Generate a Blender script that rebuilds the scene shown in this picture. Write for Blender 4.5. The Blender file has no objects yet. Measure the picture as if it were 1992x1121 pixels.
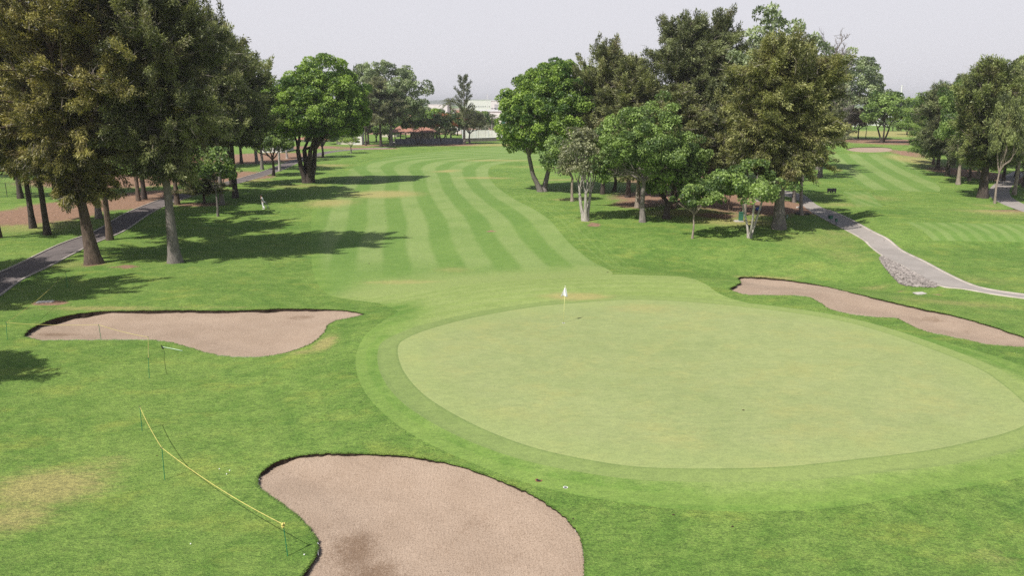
import bpy, bmesh, math, random
import numpy as np
from mathutils import Vector, Matrix
from mathutils.geometry import delaunay_2d_cdt

# ------------------------------------------------------------------ camera maths (photo is 1992 x 1121)
W, Hh, F = 1992.0, 1121.0, 1500.0
CX, CY = W / 2, Hh / 2
CAMZ = 12.7
TH = math.atan((CY - 200.0) / F)
CT, ST = math.cos(TH), math.sin(TH)
SUN_EL, SUN_AZ = math.radians(52.5), math.radians(46)     # shadow azimuth measured from +X to +Y
scene = bpy.context.scene
col = scene.collection
rng = np.random.default_rng(7)
random.seed(7)

def sstep(a, b, x):
    t = np.clip((x - a) / (b - a), 0, 1)
    return t * t * (3 - 2 * t)

def gauss(x, y, cx, cy, sx, sy, rot=0.0):
    c, s = math.cos(rot), math.sin(rot)
    u = (x - cx) * c + (y - cy) * s
    v = -(x - cx) * s + (y - cy) * c
    return np.exp(-(u / sx) ** 2 - (v / sy) ** 2)

def flat(px, py, z=0.0):
    v = (CY - py) / F
    dz = z - CAMZ
    y = dz * (CT + v * ST) / (v * CT - ST)
    D = y * CT - dz * ST
    return (px - CX) / F * D, y

PATH_R = [flat(*p) for p in [(1470, 362), (1519, 374), (1552, 384), (1566, 394), (1572, 404), (1600, 415), (1650, 440), (1686, 464),
                             (1716, 484), (1760, 507), (1812, 532), (1860, 553), (1925, 569), (1992, 577), (2120, 590), (2300, 606)]]
PATH_R = np.array(PATH_R)

def poly_dist(x, y, P):
    """signed distance (positive on the left of travel) and arclength to an open polyline"""
    x = np.asarray(x, float); y = np.asarray(y, float)
    best = np.full(x.shape, 1e9); sg = np.zeros(x.shape); al = np.zeros(x.shape)
    acc = 0.0
    for i in range(len(P) - 1):
        ax, ay = P[i]; bx, by = P[i + 1]
        dx, dy = bx - ax, by - ay
        L2 = dx * dx + dy * dy
        if L2 < 1e-9: continue
        t = np.clip(((x - ax) * dx + (y - ay) * dy) / L2, 0, 1)
        ex, ey = x - ax - t * dx, y - ay - t * dy
        d = np.hypot(ex, ey)
        m = d < best
        best = np.where(m, d, best)
        sg = np.where(m, np.sign(dx * ey - dy * ex), sg)
        al = np.where(m, acc + t * math.sqrt(L2), al)
        acc += math.sqrt(L2)
    return best, sg, al

def terrain(x, y):
    x = np.asarray(x, float); y = np.asarray(y, float)
    h = 0.10 * np.sin(x * 0.11 + 1.0) * np.sin(y * 0.09 + 0.5) + 0.05 * np.sin(x * 0.31 + y * 0.17) * np.cos(y * 0.23)
    h = h * sstep(300, 120, y)
    # green plateau
    q = np.sqrt(((x - 10) / 21.0) ** 2 + ((y - 38) / 19.0) ** 2)
    h = h + 0.65 * sstep(1.18, 0.72, q)
    # low ground behind the green, up to the cart path's embankment
    pd, sg, al = poly_dist(x, y, PATH_R)
    hol = 1.15 * gauss(x, y, 23.5, 59.5, 12.0, 6.0, -0.35)
    side = np.where(sg < 0, 1.0, 0.45)
    h = h - hol * side * sstep(1.55, 4.6, pd)
    h = h - 0.8 * gauss(x, y, 52, 66, 9, 6) * sstep(1.8, 6, pd)
    h = h - 0.35 * gauss(x, y, 12, 66, 10, 6)
    # bank under the grove
    h = h + 0.75 * gauss(x, y, 22, 90, 20, 14) * sstep(1.0, 5.0, pd)
    # raised tee
    h = h + 0.8 * sstep(5.0, 0.0, np.maximum(np.abs(x - 54 - 0.3 * (y - 80)) - 15, np.abs(y - 80) - 6.5))
    # right hand fairway climbs away
    h = h + 2.2 * sstep(140, 215, y) * sstep(45, 75, x)
    # mound left of the far end
    h = h + 0.35 * gauss(x, y, -2, 175, 25, 14) - 0.25 * gauss(x, y, -20, 75, 12, 20)
    # far country sinks a little below the club
    h = h - 3.0 * sstep(330, 700, y)
    return h

def unproj(px, py, iters=16):
    """pixel -> point on the terrain (first hit along the ray)"""
    px = np.atleast_1d(np.asarray(px, float)); py = np.atleast_1d(np.asarray(py, float))
    dx = (px - CX) / F
    v = (CY - py) / F
    dy = CT + v * ST
    dz = -ST + v * CT
    dzn = np.minimum(dz, -0.002)
    t_lo = (CAMZ - 3.2) / -dzn; t_hi = (CAMZ + 4.2) / -dzn
    lo = t_lo.copy(); hi = t_hi.copy()
    found = np.zeros(px.shape, bool)
    prev = t_lo.copy()
    for k in range(1, 29):
        t = t_lo + (t_hi - t_lo) * k / 28
        below = (CAMZ + dz * t) < terrain(dx * t, dy * t)
        new = below & ~found
        hi = np.where(new, t, hi); lo = np.where(new, prev, lo)
        found |= below
        prev = np.where(found, prev, t)
    for _ in range(iters):
        m = (lo + hi) / 2
        below = (CAMZ + dz * m) < terrain(dx * m, dy * m)
        hi = np.where(below, m, hi); lo = np.where(below, lo, m)
    return dx * hi, dy * hi

def ground_pt(px, py):
    x, y = unproj(px, py)
    return Vector((float(x[0]), float(y[0]), float(terrain(x, y)[0])))

def z_at(py, y):
    v = (CY - py) / F
    return CAMZ + y * (v * CT - ST) / (CT + v * ST)

def x_at(px, y, z):
    return (px - CX) / F * (y * CT - (z - CAMZ) * ST)

def catmull(P, closed=True, n=6):
    P = [np.array(p, float) for p in P]
    out = []
    m = len(P)
    rngi = range(m) if closed else range(m - 1)
    for i in rngi:
        if closed: p0, p1, p2, p3 = P[i - 1], P[i], P[(i + 1) % m], P[(i + 2) % m]
        else: p0, p1, p2, p3 = P[max(i - 1, 0)], P[i], P[i + 1], P[min(i + 2, m - 1)]
        for k in range(n):
            t = k / n
            out.append(0.5 * ((2 * p1) + (-p0 + p2) * t + (2 * p0 - 5 * p1 + 4 * p2 - p3) * t * t + (-p0 + 3 * p1 - 3 * p2 + p3) * t ** 3))
    if not closed: out.append(P[-1])
    return np.array(out)

def px_poly(P, closed=True, n=6):
    C = catmull(P, closed, n)
    x, y = unproj(C[:, 0], C[:, 1])
    return np.stack([x, y], 1)

def inside(x, y, P):
    c = np.zeros(x.shape, bool)
    x0, y0 = P[:, 0], P[:, 1]
    x1, y1 = np.roll(x0, -1), np.roll(y0, -1)
    bb = (x > x0.min()) & (x < x0.max()) & (y > y0.min()) & (y < y0.max())
    xs, ys = x[bb], y[bb]
    cc = np.zeros(xs.shape, bool)
    for a, b, c2, d in zip(x0, y0, x1, y1):
        if b == d: continue
        cc ^= ((b > ys) != (d > ys)) & (xs < (c2 - a) * (ys - b) / (d - b) + a)
    c[bb] = cc
    return c

def area(P):
    return 0.5 * float(np.sum(P[:, 0] * np.roll(P[:, 1], -1) - np.roll(P[:, 0], -1) * P[:, 1]))

def normals2d(P):
    T = np.roll(P, -1, 0) - np.roll(P, 1, 0)
    N = np.stack([T[:, 1], -T[:, 0]], 1)
    N /= np.linalg.norm(N, axis=1)[:, None] + 1e-9
    if area(P) < 0: N = -N
    return N                                    # outward

# ------------------------------------------------------------------ materials
def new_mat(name):
    m = bpy.data.materials.new(name); m.use_nodes = True
    nt = m.node_tree; nt.nodes.clear()
    return m, nt

class G:
    """tiny helper around a node tree"""
    def __init__(s, nt): s.nt = nt
    def n(s, t, **k):
        nd = s.nt.nodes.new(t)
        for a, b in k.items():
            if a.startswith('_'): nd.inputs[a[1:].replace('_', ' ')].default_value = b
            else: setattr(nd, a, b)
        return nd
    def l(s, a, b): s.nt.links.new(a, b)
    def val(s, v, sock):
        if hasattr(v, 'links'): s.l(v, sock)
        else: sock.default_value = v
    def math(s, op, a, b=0.0, c=None, clamp=False):
        nd = s.n('ShaderNodeMath', operation=op, use_clamp=clamp)
        s.val(a, nd.inputs[0]); s.val(b, nd.inputs[1])
        if c is not None: s.val(c, nd.inputs[2])
        return nd.outputs[0]
    def mix(s, f, a, b, blend='MIX'):
        nd = s.n('ShaderNodeMix', data_type='RGBA', blend_type=blend)
        s.val(f, nd.inputs[0])
        for v, i in ((a, 6), (b, 7)):
            if hasattr(v, 'links'): s.l(v, nd.inputs[i])
            else: nd.inputs[i].default_value = (*v, 1) if len(v) == 3 else v
        return nd.outputs[2]
    def coord(s, scale=(1, 1, 1), rot=(0, 0, 0), kind='Object'):
        tc = s.n('ShaderNodeTexCoord'); mp = s.n('ShaderNodeMapping')
        mp.inputs['Scale'].default_value = scale; mp.inputs['Rotation'].default_value = rot
        s.l(tc.outputs[kind], mp.inputs[0])
        return mp.outputs[0]
    def noise(s, vec, scale, detail=3, rough=0.55, dist=0.0):
        nd = s.n('ShaderNodeTexNoise')
        nd.inputs['Scale'].default_value = scale; nd.inputs['Detail'].default_value = detail
        nd.inputs['Roughness'].default_value = rough; nd.inputs['Distortion'].default_value = dist
        s.l(vec, nd.inputs['Vector'])
        return nd.outputs['Fac']
    def smooth(s, x, a, b):
        nd = s.n('ShaderNodeMapRange', interpolation_type='SMOOTHSTEP')
        s.val(x, nd.inputs[0]); nd.inputs[1].default_value = a; nd.inputs[2].default_value = b
        return nd.outputs[0]
    def attr(s, name):
        return s.n('ShaderNodeAttribute', attribute_name=name).outputs['Fac']
    def out(s, surf):
        o = s.n('ShaderNodeOutputMaterial'); s.l(surf, o.inputs['Surface'])
    def pbr(s, colr, rough=0.8, spec=0.3, bump=None, metal=0.0):
        p = s.n('ShaderNodeBsdfPrincipled')
        s.val(colr if hasattr(colr, 'links') else (*colr, 1), p.inputs['Base Color'])
        s.val(rough, p.inputs['Roughness'])
        p.inputs['Specular IOR Level'].default_value = spec
        p.inputs['Metallic'].default_value = metal
        if bump is not None: s.l(bump, p.inputs['Normal'])
        return p.outputs[0]
    def bump(s, h, strength, dist):
        b = s.n('ShaderNodeBump'); s.l(h, b.inputs['Height'])
        b.inputs['Strength'].default_value = strength; b.inputs['Distance'].default_value = dist
        return b.outputs[0]

def simple_mat(name, c, rough=0.7, var=0.15, scale=3.0, spec=0.3, bump=0.0, c2=None, metal=0.0):
    m, nt = new_mat(name); g = G(nt)
    co = g.coord()
    n = g.noise(co, scale, 5)
    f = g.smooth(n, 0.3, 0.7)
    c2 = c2 or tuple(v * (1 - var) for v in c)
    cc = g.mix(f, c, c2)
    b = g.bump(g.noise(co, scale * 6, 3), bump, 0.03) if bump else None
    g.out(g.pbr(cc, rough, spec, b, metal))
    return m

def grass_mat(name, dark, light, mode='rough', base=None, dryc=(0.33, 0.29, 0.115), dirtc=(0.30, 0.185, 0.125)):
    m, nt = new_mat(name); g = G(nt)
    co = g.coord()
    big = g.noise(co, 0.10, 3)
    med = g.noise(co, 0.9, 4, 0.6)
    cs = g.coord(scale=(1, 2.2, 1), rot=(0, 0, 0.25))
    fin = g.noise(cs, 9.0, 4, 0.7)
    vf = g.noise(co, 38.0, 2, 0.6)
    a = g.math('MULTIPLY', big, 0.30); a = g.math('MULTIPLY_ADD', med, 0.30, a)
    a = g.math('MULTIPLY_ADD', fin, 0.25, a); a = g.math('MULTIPLY_ADD', vf, 0.15, a)
    lo, hi = {'rough': (0.40, 0.60), 'green': (0.36, 0.64), 'apron': (0.38, 0.62), 'fairway': (0.36, 0.64), 'collar': (.38, .62)}[mode]
    f = g.smooth(a, lo, hi)
    c = g.mix(f, dark, light)
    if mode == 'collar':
        # the ring is darkest on its near left side; a thin dark line marks both of its edges
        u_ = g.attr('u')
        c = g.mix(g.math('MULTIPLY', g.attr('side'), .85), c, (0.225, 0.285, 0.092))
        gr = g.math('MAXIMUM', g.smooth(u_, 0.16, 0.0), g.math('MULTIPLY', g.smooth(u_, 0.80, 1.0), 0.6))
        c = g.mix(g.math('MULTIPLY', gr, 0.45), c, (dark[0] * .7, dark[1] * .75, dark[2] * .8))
    if base and mode == 'fairway':
        BASED = True
    if base and mode != 'fairway':
        # longer turf creeping into the mown edge
        sf = g.math('ADD', g.attr('soft'), g.math('MULTIPLY', g.math('SUBTRACT', g.noise(co, 0.7, 5, .7), .5), .8))
        c = g.mix(g.smooth(sf, 0.15, 0.85), g.mix(f, *base), c)
    if mode == 'rough':
        # yellowish thin patches and darker lush clumps
        yl = g.smooth(g.noise(g.coord(scale=(1, 1.6, 1)), 0.33, 5, 0.65), 0.50, 0.72)
        c = g.mix(g.math('MULTIPLY', yl, 0.55), c, (light[0] * 1.40, light[1] * 1.10, light[2] * 1.05))
        lu = g.smooth(g.noise(co, 0.21, 4, 0.6, 0.4), 0.55, 0.75)
        c = g.mix(g.math('MULTIPLY', lu, 0.55), c, (dark[0] * 0.80, dark[1] * 0.95, dark[2]))
        # faint mower tracks following the fairway's edge
        e = g.attr('edge')
        w = g.math('SINE', g.math('MULTIPLY', e, 7.0))
        ln = g.math('MULTIPLY', g.smooth(w, 0.6, 0.95), g.math('MULTIPLY', g.smooth(e, 0.2, 0.6), g.smooth(e, 4.2, 2.2)))
        c = g.mix(g.math('MULTIPLY', ln, 0.24), c, (light[0] * 1.35, light[1] * 1.25, light[2] * 1.8))
        # specks of straw
        sp = g.smooth(g.noise(co, 16, 2, 0.5), 0.66, 0.76)
        c = g.mix(g.math('MULTIPLY', sp, 0.35), c, (0.36, 0.34, 0.14))
    if mode == 'fairway':
        u = g.attr('u')
        wob = g.math('MULTIPLY', g.math('SUBTRACT', g.noise(co, 0.35, 3), 0.5), 0.5)
        s = g.math('SINE', g.math('MULTIPLY', g.math('ADD', u, g.math('MULTIPLY', wob, 0.10)), 2 * math.pi))
        st = g.math('MULTIPLY', g.smooth(s, -0.45, 0.45), g.math('MULTIPLY_ADD', g.smooth(g.noise(co, 0.15, 4), 0.35, 0.60), 0.45, 0.55))
        st = g.math('MULTIPLY', st, g.attr('stripe'))
        c = g.mix(g.math('MULTIPLY', st, 0.70), c, STRIPE_C)
    if mode == 'fairway' and base:
        sf = g.math('ADD', g.attr('soft'), g.math('MULTIPLY', g.math('SUBTRACT', g.noise(co, 0.5, 5, .7), .5), .7))
        c = g.mix(g.smooth(sf, 0.10, 0.80), g.mix(f, *base), c)
        c = g.mix(g.smooth(g.math('ADD', g.attr('apr'), g.math('MULTIPLY', g.math('SUBTRACT', g.noise(co, 0.3, 4, .7), .5), .6)), .1, .9), c, (0.225, 0.285, 0.092))
    if mode == 'green':
        pt = g.smooth(g.noise(g.coord(scale=(1, 1.3, 1)), 0.42, 6, 0.68), 0.45, 0.72)
        c = g.mix(g.math('MULTIPLY', pt, 0.5), c, (light[0] * 1.14, light[1] * 1.0, light[2] * 0.88))
        bl = g.smooth(g.noise(g.coord(scale=(1, 2.6, 1)), 0.9, 6, 0.75), 0.55, 0.75)
        c = g.mix(g.math('MULTIPLY', bl, 0.40), c, (dark[0] * 0.80, dark[1] * 0.90, dark[2] * 0.9))
    if mode == 'apron':
        bands = g.math('SINE', g.math('MULTIPLY', g.attr('u'), 4.2))
        c = g.mix(g.math('MULTIPLY', g.smooth(bands, -0.2, 0.6), 0.38), c, (dark[0] * 0.92, dark[1] * 0.97, dark[2] * 0.85))
    if mode == 'green':
        rg = g.math('MULTIPLY', g.smooth(g.attr('u'), 2.4, 0.6), 0.45)
        c = g.mix(rg, c, (light[0] * .93, light[1] * 1.0, light[2] * .85))
    if True:
        brk = g.noise(g.coord(scale=(1, 2.5, 1)), 1.4, 5, 0.75)
        d = g.math('ADD', g.attr('dry'), g.math('MULTIPLY', g.math('SUBTRACT', brk, 0.5), 0.9))
        c = g.mix(g.math('MULTIPLY', g.smooth(d, 0.15, 0.85), 0.85), c, dryc)
        dd = g.math('ADD', g.attr('dirt'), g.math('MULTIPLY', g.math('SUBTRACT', g.noise(co, 1.1, 5, 0.7), 0.5), 0.8))
        dc = g.mix(g.smooth(g.noise(co, 2.3, 5, 0.7), 0.35, 0.7), dirtc, tuple(v * 0.72 for v in dirtc))
        c = g.mix(g.smooth(dd, 0.40, 0.70), c, dc)
    # blades and tufts: tone changes from a few centimetres up to half a metre
    w1, w2, w3 = {'rough': (.42, .32, .30), 'green': (.13, .14, .12), 'apron': (.22, .22, .18), 'fairway': (.16, .20, .16), 'collar': (.16, .16, .14)}[mode]
    t1 = g.smooth(g.noise(g.coord(scale=(1, 1.5, 1), rot=(0, 0, .3)), 11, 3, .6), .34, .66); t2 = g.smooth(g.noise(co, 27, 2, .6), .36, .64); t3 = g.smooth(g.noise(g.coord(scale=(1, 2.0, 1), rot=(0, 0, -.2)), 2.6, 4, .65), .34, .66)
    k = g.math('MULTIPLY_ADD', t1, w1, 1 - (w1 + w2 + w3) / 2); k = g.math('MULTIPLY_ADD', t2, w2, k); k = g.math('MULTIPLY_ADD', t3, w3, k)
    kc = g.n('ShaderNodeCombineColor')
    g.l(g.math('MULTIPLY_ADD', k, 1.06, -.06), kc.inputs[0]); g.l(k, kc.inputs[1]); g.l(g.math('MULTIPLY_ADD', k, .8, .2), kc.inputs[2])
    c = g.mix(1.0, c, kc.outputs[0], 'MULTIPLY')
    hgt = g.math('ADD', g.math('MULTIPLY', fin, 0.8), g.math('MULTIPLY', vf, 0.6))
    st, ds = {'rough': (0.9, 0.07), 'green': (0.25, 0.014), 'apron': (0.45, 0.03), 'fairway': (0.5, 0.035), 'collar': (.35, .02)}[mode]
    g.out(g.pbr(c, 0.85, 0.12, g.bump(hgt, st, ds)))
    return m

def leaf_mat(name, dark, light, dry=(0.2, 0.14, 0.06), dry_amt=0.0, trans=0.30):
    m, nt = new_mat(name); g = G(nt)
    t = g.attr('tint')
    c = g.mix(g.smooth(t, 0.12, 0.92), dark, light)
    c = g.mix(g.smooth(t, -0.2, -0.8), c, (0.25, 0.215, 0.185))      # bare twigs among the foliage
    if dry_amt:
        nz = g.noise(g.coord(), 0.35, 4, 0.7)
        c = g.mix(g.math('MULTIPLY', g.smooth(nz, 0.52, 0.68), dry_amt), c, dry)
    p = g.n('ShaderNodeBsdfPrincipled'); g.l(c, p.inputs['Base Color'])
    p.inputs['Roughness'].default_value = 0.5; p.inputs['Specular IOR Level'].default_value = 0.45
    tr = g.n('ShaderNodeBsdfTranslucent')
    g.l(g.mix(1.0, c, (1.45, 1.50, 0.8), 'MULTIPLY'), tr.inputs['Color'])
    mx = g.n('ShaderNodeMixShader'); mx.inputs[0].default_value = trans
    g.l(p.outputs[0], mx.inputs[1]); g.l(tr.outputs[0], mx.inputs[2])
    g.out(mx.outputs[0])
    return m

def bark_mat(name, c1, c2, scale=3.0):
    m, nt = new_mat(name); g = G(nt)
    co = g.coord(scale=(1, 1, 0.22))
    n = g.noise(co, scale * 3, 6, 0.7, 0.5)
    big = g.noise(g.coord(), 0.9, 3)
    c = g.mix(g.smooth(n, 0.35, 0.65), c1, c2)
    c = g.mix(g.math('MULTIPLY', g.smooth(big, 0.4, 0.7), 0.5), c, tuple(v * 0.55 for v in c1))
    g.out(g.pbr(c, 0.9, 0.15, g.bump(n, 0.9, 0.06)))
    return m

# ------------------------------------------------------------------ object helpers
def tag(o, label=None, cat=None, group=None, kind=None):
    if label: o['label'] = label
    if cat: o['category'] = cat
    if group: o['group'] = group
    if kind: o['kind'] = kind
    return o

def link(o, parent=None):
    col.objects.link(o)
    if parent is not None: o.parent = parent
    return o

def mesh_np(name, V, Fc, mat, parent=None, smooth=False, tint=None, attrs=None):
    """V (n,3); Fc (m,k) index array"""
    V = np.asarray(V, np.float32); Fc = np.asarray(Fc, np.int32)
    me = bpy.data.meshes.new(name)
    k = Fc.shape[1]
    me.vertices.add(len(V)); me.vertices.foreach_set('co', V.ravel())
    me.loops.add(Fc.size); me.loops.foreach_set('vertex_index', Fc.ravel())
    me.polygons.add(len(Fc))
    me.polygons.foreach_set('loop_start', np.arange(0, Fc.size, k, dtype=np.int32))
    if smooth: me.polygons.foreach_set('use_smooth', np.ones(len(Fc), bool))
    if tint is not None:
        a = me.attributes.new('tint', 'FLOAT', 'POINT'); a.data.foreach_set('value', np.asarray(tint, np.float32))
    for an, av in (attrs or {}).items():
        a = me.attributes.new(an, 'FLOAT', 'POINT'); a.data.foreach_set('value', np.asarray(av, np.float32))
    me.update(calc_edges=True)
    me.materials.append(mat)
    return link(bpy.data.objects.new(name, me), parent)

def empty(name, loc, parent=None):
    o = bpy.data.objects.new(name, None); o.location = loc; o.empty_display_size = 0.3
    return link(o, parent)

class MB:
    """collects simple shapes into one mesh"""
    def __init__(s): s.bm = bmesh.new()
    def box(s, cx, cy, cz, sx, sy, sz, rz=0.0, bev=0.0):
        M = Matrix.Translation((cx, cy, cz)) @ Matrix.Rotation(rz, 4, 'Z') @ Matrix.Diagonal((sx, sy, sz, 1))
        r = bmesh.ops.create_cube(s.bm, size=1, matrix=M)
        if bev:
            es = list({e for v in r['verts'] for e in v.link_edges})
            bmesh.ops.bevel(s.bm, geom=es, offset=bev, segments=2, affect='EDGES')
        return s
    def tube(s, pts, rad, n=8, cap=True):
        pts = [Vector(p) for p in pts]
        if not hasattr(rad, '__len__'): rad = [rad] * len(pts)
        rings = []
        up = Vector((0.13, 0.21, 0.97))
        for i, p in enumerate(pts):
            t = (pts[min(i + 1, len(pts) - 1)] - pts[max(i - 1, 0)]).normalized()
            a = t.cross(up)
            if a.length < 0.05: a = t.cross(Vector((1, 0, 0)))
            a.normalize(); b = t.cross(a)
            rings.append([s.bm.verts.new(p + (a * math.cos(2 * math.pi * k / n) + b * math.sin(2 * math.pi * k / n)) * rad[i]) for k in range(n)])
        for i in range(len(rings) - 1):
            for k in range(n):
                s.bm.faces.new((rings[i][k], rings[i][(k + 1) % n], rings[i + 1][(k + 1) % n], rings[i + 1][k]))
        if cap:
            s.bm.faces.new(rings[0][::-1]); s.bm.faces.new(rings[-1])
        return s
    def prism(s, pts, z0, z1):
        lo = [s.bm.verts.new((x, y, z0)) for x, y in pts]; hi = [s.bm.verts.new((x, y, z1)) for x, y in pts]
        n = len(pts)
        for i in range(n): s.bm.faces.new((lo[i], lo[(i + 1) % n], hi[(i + 1) % n], hi[i]))
        s.bm.faces.new(hi); s.bm.faces.new(lo[::-1])
        return s
    def face(s, pts):
        s.bm.faces.new([s.bm.verts.new(p) for p in pts]); return s
    def ball(s, c, r, sub=2, sc=(1, 1, 1)):
        bmesh.ops.create_icosphere(s.bm, subdivisions=sub, radius=r, matrix=Matrix.Translation(c) @ Matrix.Diagonal((*sc, 1)))
        return s
    def build(s, name, mat, parent=None, smooth=False, loc=None):
        bmesh.ops.recalc_face_normals(s.bm, faces=s.bm.faces)
        me = bpy.data.meshes.new(name); s.bm.to_mesh(me); s.bm.free()
        if smooth:
            for p in me.polygons: p.use_smooth = True
        me.materials.append(mat)
        o = link(bpy.data.objects.new(name, me), parent)
        if loc is not None: o.location = loc
        return o
SUN_E, SKY_S, SKY_SAT, SKY_TINT, SKY_B, EXPO, HAZE = 5.0, 0.10, 0.80, (1.0, 0.985, 1.05), 6.9, 0.20, 0.0002
# ------------------------------------------------------------------ outlines of the ground's regions (pixels of the photo, dropped onto the terrain)
GREEN = px_poly([(774, 677), (784, 720), (820, 764), (874, 801), (954, 841), (1048, 874), (1161, 898), (1262, 910), (1396, 912), (1529, 908),
                 (1663, 894), (1797, 878), (1897, 858), (1975, 836), (2018, 808), (1992, 784), (1950, 748), (1897, 714), (1797, 674), (1696, 640), (1596, 617),
                 (1462, 599), (1329, 587), (1228, 583.5), (1128, 589), (1028, 599), (927, 617), (847, 637), (794, 657)])
GN = normals2d(GREEN)
wid = 0.98 + 0.12 * np.sin(np.arange(len(GREEN)) * 0.11)
COLLAR = GREEN + GN * wid[:, None]
APRON = px_poly([(640, 574), (680, 583), (735, 590), (766, 601), (772, 609), (745, 625), (705, 660), (692, 715), (722, 780), (800, 845), (920, 902), (1060, 950),
                 (1228, 981), (1395, 995), (1596, 991), (1797, 961), (1992, 928), (2130, 880), (2170, 815), (2110, 765), (1992, 712), (1860, 672), (1760, 648), (1647, 629),
                 (1595, 615), (1526, 604), (1456, 590), (1404, 574), (1369, 551), (1330, 539), (1260, 536), (1191, 534), (1100, 541), (950, 549), (860, 560), (760, 574), (700, 578)])
FR_EDGE = [(1191, 533), (1150, 507), (1106, 471), (1072, 430), (1038, 406.5), (1004, 389), (971, 367), (953, 348), (950, 337), (955, 325), (982, 317), (1034, 311)]
FAIR = px_poly([(1191, 534), (1150, 507), (1106, 471), (1072, 430), (1038, 406.5), (1004, 389), (971, 367), (953, 348), (950, 337), (955, 325), (982, 317), (1034, 311.5),
                (1110, 307), (1210, 303), (1210, 281.5), (1080, 282), (1010, 283.5), (960, 286), (900, 290), (820, 298), (740, 310), (690, 325), (650, 350), (625, 375), (608, 405),
                (605, 450), (606, 500), (612, 540), (640, 574), (700, 578), (760, 574), (860, 560), (950, 549), (1100, 541)], n=5)
RFAIR = px_poly([(1600, 301), (1625, 325), (1655, 348), (1684, 367), (1730, 370), (1780, 372), (1828, 372), (1815, 350), (1780, 328), (1750, 309), (1738, 300), (1690, 299.5), (1640, 299.5)], n=4)
TEE = px_poly([(1762, 432), (1992, 436), (2110, 438), (2130, 474), (1992, 471), (1815, 468)], n=1)
TEE2 = px_poly([(1640, 373), (1690, 373.5), (1718, 402), (1668, 402)], n=1)
B1 = px_poly([(588, 1121), (605, 1099), (618, 1071), (614, 1046), (602, 1029), (570, 997), (542, 976), (518, 960), (503, 946), (502, 930), (511, 918), (532, 902), (563, 892),
              (602, 885), (651, 883), (711, 884), (774, 887), (816, 892), (879, 904), (950, 927), (1006, 950), (1045, 969), (1090, 1000), (1118, 1029), (1132, 1057), (1137, 1121),
              (1134, 1180), (1110, 1250), (1000, 1320), (800, 1330), (640, 1270), (578, 1200), (570, 1155)], n=9)
B2 = px_poly([(47, 651), (66, 637), (100, 622), (144, 612), (194, 606.5), (266, 605), (355, 604), (432, 605), (499, 603), (554, 601), (620, 602), (665, 604), (695, 608), (706, 612),
              (681, 619), (654, 624), (637, 634), (630, 647), (614, 663), (587, 677), (543, 690), (499, 695), (443, 694), (404, 687), (360, 674), (332, 666.5), (288, 662), (222, 661.5),
              (138, 662), (83, 662), (53, 657)], n=8)
B3 = px_poly([(1420, 562), (1432, 555.5), (1440, 550.5), (1441, 548), (1436, 541.5), (1449, 539), (1494, 541), (1543, 547), (1595, 555), (1647, 567), (1717, 584), (1786, 600), (1856, 615),
              (1925, 634), (1992, 657), (2045, 676), (2060, 690), (2035, 682), (1992, 676), (1925, 671), (1873, 660), (1821, 650), (1786, 640), (1758, 626), (1741, 619), (1699, 617), (1647, 610),
              (1613, 601), (1595, 589), (1578, 580), (1550, 575.5), (1508, 575), (1456, 574), (1432, 569)], n=7)
B4 = px_poly([(1646, 290.5), (1653, 288), (1668, 286.5), (1707, 286), (1728, 287.5), (1736, 291), (1728, 294.5), (1707, 296), (1680, 296), (1658, 294)], n=5)
PATHR = px_poly([(1450, 369), (1519, 380), (1548, 388), (1562, 400), (1582, 415), (1616, 434), (1654, 453), (1679, 468), (1694, 482), (1716, 498), (1760, 521), (1825, 556), (1872, 562), (1934, 573),
                 (1992, 581), (2120, 597), (2300, 615), (2300, 600), (2120, 585), (1992, 573), (1919, 562), (1881, 550), (1841, 531), (1800, 509), (1760, 490), (1744, 478), (1728, 465),
                 (1700, 451), (1669, 434), (1641, 420), (1613, 409), (1590, 399), (1574, 386), (1560, 378), (1519, 369), (1450, 359)], n=4)
RIP = px_poly([(1716, 499), (1760, 522), (1825, 557), (1790, 558.5), (1768, 557), (1751, 553), (1736, 538), (1722, 520), (1713, 508)], n=3)
PATHL_C = px_poly([(-150, 632), (-60, 586), (0, 547), (66, 516.5), (145, 477), (209, 452), (262, 419), (312, 396), (360, 380), (410, 366), (462, 353), (528, 333), (575, 314), (621, 300.5), (650, 294.5), (700, 290.5), (760, 288)], closed=False, n=4)
PATHF_C = px_poly([(2060, 425), (1992, 405), (1955, 389), (1944, 377), (1946, 366), (1957, 355), (1971, 343), (1990, 333)], closed=False, n=3)

def corridor(C, w):
    T = np.gradient(C, axis=0); T /= np.linalg.norm(T, axis=1)[:, None]
    N = np.stack([-T[:, 1], T[:, 0]], 1)
    return np.concatenate([C + N * w / 2, (C - N * w / 2)[::-1]])
PATHL = corridor(PATHL_C, 2.7); PATHF = corridor(PATHF_C, 2.6)

def jitter(P, amp, f=1.0, seed=0):
    r = np.random.default_rng(seed); n = normals2d(P)
    return P + n * (r.normal(0, amp, len(P)))[:, None]
B1 = jitter(B1, 0.018, seed=1); B2 = jitter(B2, 0.035, seed=2); B3 = jitter(B3, 0.04, seed=3)

REG = [('B1', B1), ('B2', B2), ('B3', B3), ('B4', B4), ('PATHR', PATHR), ('PATHL', PATHL), ('PATHF', PATHF), ('RIP', RIP), ('GREEN', GREEN), ('COLLAR', COLLAR),
       ('TEE', TEE), ('TEE2', TEE2), ('APRON', APRON), ('FAIR', FAIR), ('RFAIR', RFAIR)]

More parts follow.
